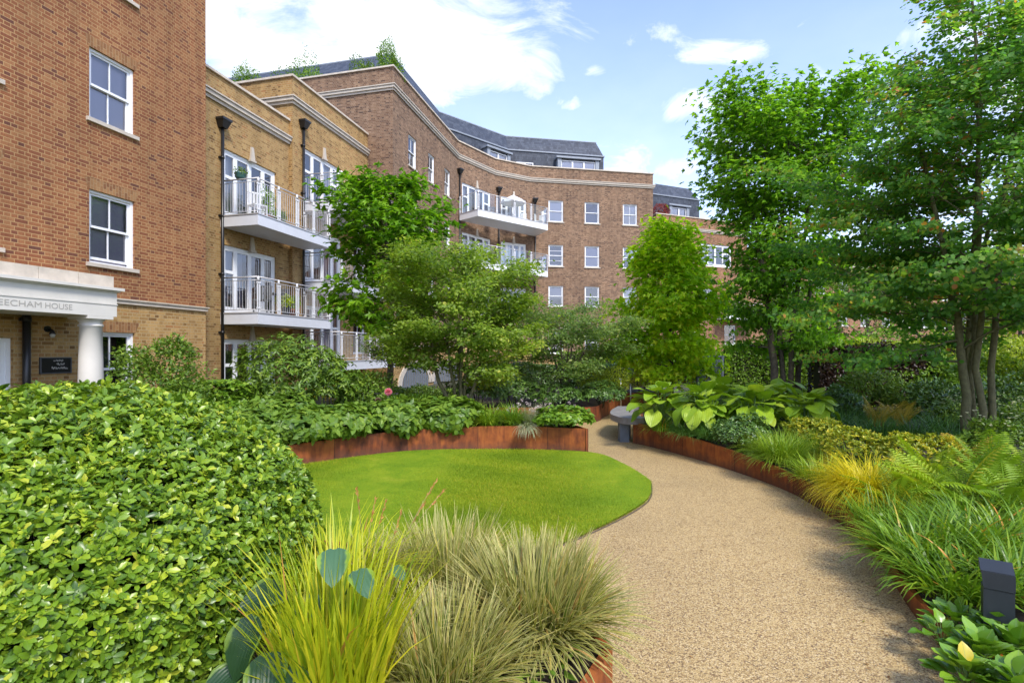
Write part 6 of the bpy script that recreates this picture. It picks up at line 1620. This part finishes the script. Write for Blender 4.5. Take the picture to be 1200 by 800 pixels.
tag(Lv.build('leaf_litter', M['litter']), 'scattered fallen leaves on the gravel path', 'leaf litter', kind='stuff')

# ------------------------------------------------------------------ terrace and balcony things
for i, (px, py, c_, u_, rx, h, mt, lab) in enumerate([(303, 96, 20.5, 23.9, .8, 2.6, 'green_leaf', 'sparse green bush on the roof terrace, over the stepped wing'), (352, 94, 16.8, 23.6, 1.2, 2.0, 'green_leaf', 'wide leafy bush on the roof terrace behind the brown parapet'),
        (412, 86, 13.4, 23.6, .75, 1.5, 'mid_leaf', 'dark low bush on the roof terrace at the slate slope'), (451, 78, 11.9, 23.3, .62, 2.0, 'green_leaf', 'upright bush on the roof corner above the brown wall')]):
    q = cu(c_, u_); z_ = zt - .75
    shrub('terrace_bush', lab, 'shrub', np.array([q[0], q[1], z_]), (rx, .6, h + .3), 2600, .10, M[mt], L4, 'bushes on the roof terrace', 320 + i, asp=.45, bump=.4, shell=.35, up=.5)
q = FE1.p(FE1.hit(779), -.5, 0)
t = thing('potted_acer', 'round dark red acer in a pot on the orange block terrace', 'potted plant', (q[0], q[1], ztE - .6))
Lv = Leaves(); rng = np.random.default_rng(330); ellip_leaves(Lv, rng, (q[0], q[1], ztE + .45), (.72, .6, .62), 2200, .10, L4, asp=.35, bump=.25, zmin=-.7); Lv.build('foliage', M['red_leaf'], t)
k = MB(); k.lathe((q[0], q[1], ztE - .6), [(.22, 0), (.30, .45), (.33, .46), (.33, .52), (.27, .5)], 14); k.build('pot', M['terracotta'], t)
k = MB(); k.tube([(q[0], q[1], ztE - .15), (q[0], q[1], ztE + .4)], [.03, .01], 5); k.build('stem', M['bark'], t)

def chair(F, u, o, z, rot, label, mat):
    t = thing('garden_chair', label, 'chair', F.p(u, o, z), 'chairs on the balconies')
    c0 = F.p(u, o, z); ca, sa = cos(rot), sin(rot)
    def q(x, y, zz): return (c0[0] + F.d[0] * (x * ca - y * sa) + F.n[0] * (x * sa + y * ca), c0[1] + F.d[1] * (x * ca - y * sa) + F.n[1] * (x * sa + y * ca), c0[2] + zz)
    def bx(x0, x1, y0, y1, z0_, z1_, k):
        k.hexa([q(x0, y1, z0_), q(x1, y1, z0_), q(x1, y0, z0_), q(x0, y0, z0_), q(x0, y1, z1_), q(x1, y1, z1_), q(x1, y0, z1_), q(x0, y0, z1_)])
    k = MB(); bx(-.22, .22, -.22, .22, .42, .46, k); k.build('seat', mat, t, bevel=.01)
    k = MB()
    for x in (-.2, -.1, 0, .1, .2): bx(x - .03, x + .03, -.24, -.20, .47, .88, k)
    bx(-.24, .24, -.245, -.195, .881, .93, k); k.build('backrest', mat, t)
    for sx in (-1, 1):
        for sy in (-1, 1): k = MB(); bx(sx * .2 - .018, sx * .2 + .018, sy * .2 - .018, sy * .2 + .018, 0, .419, k); k.build('leg', mat, t)
def table(F, u, o, z, label, mat):
    t = thing('garden_table', label, 'table', F.p(u, o, z)); c0 = F.p(u, o, z)
    k = MB(); k.lathe(c0, [(.02, .70), (.36, .70), (.37, .715), (.36, .73), (.0, .73)], 20); k.build('tabletop', mat, t)
    k = MB(); k.tube([(c0[0], c0[1], c0[2] + .02), (c0[0], c0[1], c0[2] + .699)], .025, 8); k.lathe(c0, [(.22, 0), (.22, .02), (.03, .03)], 14); k.build('pedestal', mat, t)
def potplant(F, u, o, z, label, mt, r=.25, h=.6, pot='terracotta', seed=1, group='potted plants on the balconies'):
    c0 = np.array(F.p(u, o, z)); t = thing('potted_plant', label, 'potted plant', tuple(c0), group)
    k = MB(); k.lathe(c0, [(.0, .0), (.11, 0), (.15, .26), (.165, .265), (.165, .30), (.13, .29), (.0, .27)], 14); k.build('pot', M[pot], t)
    Lv = Leaves(); ellip_leaves(Lv, np.random.default_rng(seed), c0 + [0, 0, .28 + h * .5], (r, r, h * .55), 420, .09, L4, asp=.45, bump=.3, zmin=-.8, shell=.3); Lv.build('foliage', M[mt], t)
f1, f2 = fl1[1] + .03, fl1[0] + .03
chair(FB, 14.6, .8, f1, 1.2, 'dark chair at the table on the lower barred balcony', M['furniture_grey']); table(FB, 15.25, .75, f1, 'round grey table on the lower barred balcony', M['furniture_grey']); chair(FB, 15.95, .7, f1, -1.6, 'dark chair on the far side of the balcony table', M['furniture_grey'])
potplant(FB, 15.3, 1.15, f1, 'bright green potted plant between the bars of the lower balcony', 'lime_leaf', .25, .4, 'furniture_grey', 340); potplant(FB, 16.6, .5, f1, 'potted plant by the door end of the lower balcony', 'green_leaf', .2, .5, 'terracotta', 341)
chair(FB, 14.5, .7, f2, .4, 'white chair on the upper barred balcony', M['furniture_white']); potplant(FB, 15.15, .55, f2, 'tall leafy potted plant before the upper balcony door', 'green_leaf', .28, .95, 'terracotta', 342); potplant(FB, 15.9, .45, f2, 'small dark potted plant beside the upper balcony door', 'mid_leaf', .2, .4, 'furniture_grey', 343)
c0 = FB.p(13.85, .62, f2 + 1.06); t = thing('planter_box', 'small teal glazed pot with a plant on the balcony rail corner', 'planter', c0)
k = MB(); k.lathe(c0, [(.0, .03), (.10, .03), (.16, .10), (.15, .2), (.17, .22), (.13, .215), (0, .2)], 14); k.build('pot', M['teal'], t)
Lv = Leaves(); ellip_leaves(Lv, np.random.default_rng(344), np.array(c0) + [0, 0, .25], (.2, .2, .13), 200, .06, L4, bump=.3); Lv.build('foliage', M['mid_leaf'], t)
chair(FC, 19.0, .7, heads2[0] - 2.11, .5, 'grey chair on the stepped wing top balcony', M['furniture_grey'])
# brown block upper balcony: white parasol and chairs
zb = zF[0] + .03
q = FKC.p(FKC.hit(593), .95, zb)
t = thing('parasol', 'white canvas parasol open on the glass balcony of the brown block', 'parasol', q)
k = MB(); n = 8
for i in range(n):
    a, b2 = 2 * pi * i / n, 2 * pi * (i + 1) / n; R1 = .85
    k.face([(q[0] + R1 * cos(a), q[1] + R1 * sin(a), q[2] + 1.55), (q[0] + R1 * cos(b2), q[1] + R1 * sin(b2), q[2] + 1.55), (q[0], q[1], q[2] + 2.0)])
    k.face([(q[0] + R1 * cos(a), q[1] + R1 * sin(a), q[2] + 1.40), (q[0] + R1 * cos(b2), q[1] + R1 * sin(b2), q[2] + 1.40), (q[0] + R1 * cos(b2), q[1] + R1 * sin(b2), q[2] + 1.55), (q[0] + R1 * cos(a), q[1] + R1 * sin(a), q[2] + 1.55)])
k.build('canopy', M['fabric'], t)
k = MB(); k.tube([q, (q[0], q[1], q[2] + 2.0)], .02, 8); k.lathe(q, [(.25, 0), (.25, .06), (.04, .08)], 14); k.build('pole', M['rail_post'], t)
chair(FKC, FKC.hit(606), .9, zb, .3, 'white chair beside the parasol on the glass balcony', M['furniture_white']); chair(FKC, FKC.hit(622), 1.0, zb, -.8, 'white chair at the end of the glass balcony', M['furniture_white']); chair(FBK, FBK.hit(566), .8, zb, .8, 'grey chair at the start of the glass balcony', M['furniture_grey'])
zb2 = zF[1] + .03
chair(FKC, FKC.hit(618), .9, zb2, .3, 'white chair on the lower glass balcony', M['furniture_white']); table(FKC, FKC.hit(607), .9, zb2, 'white table on the lower glass balcony', M['furniture_white'])
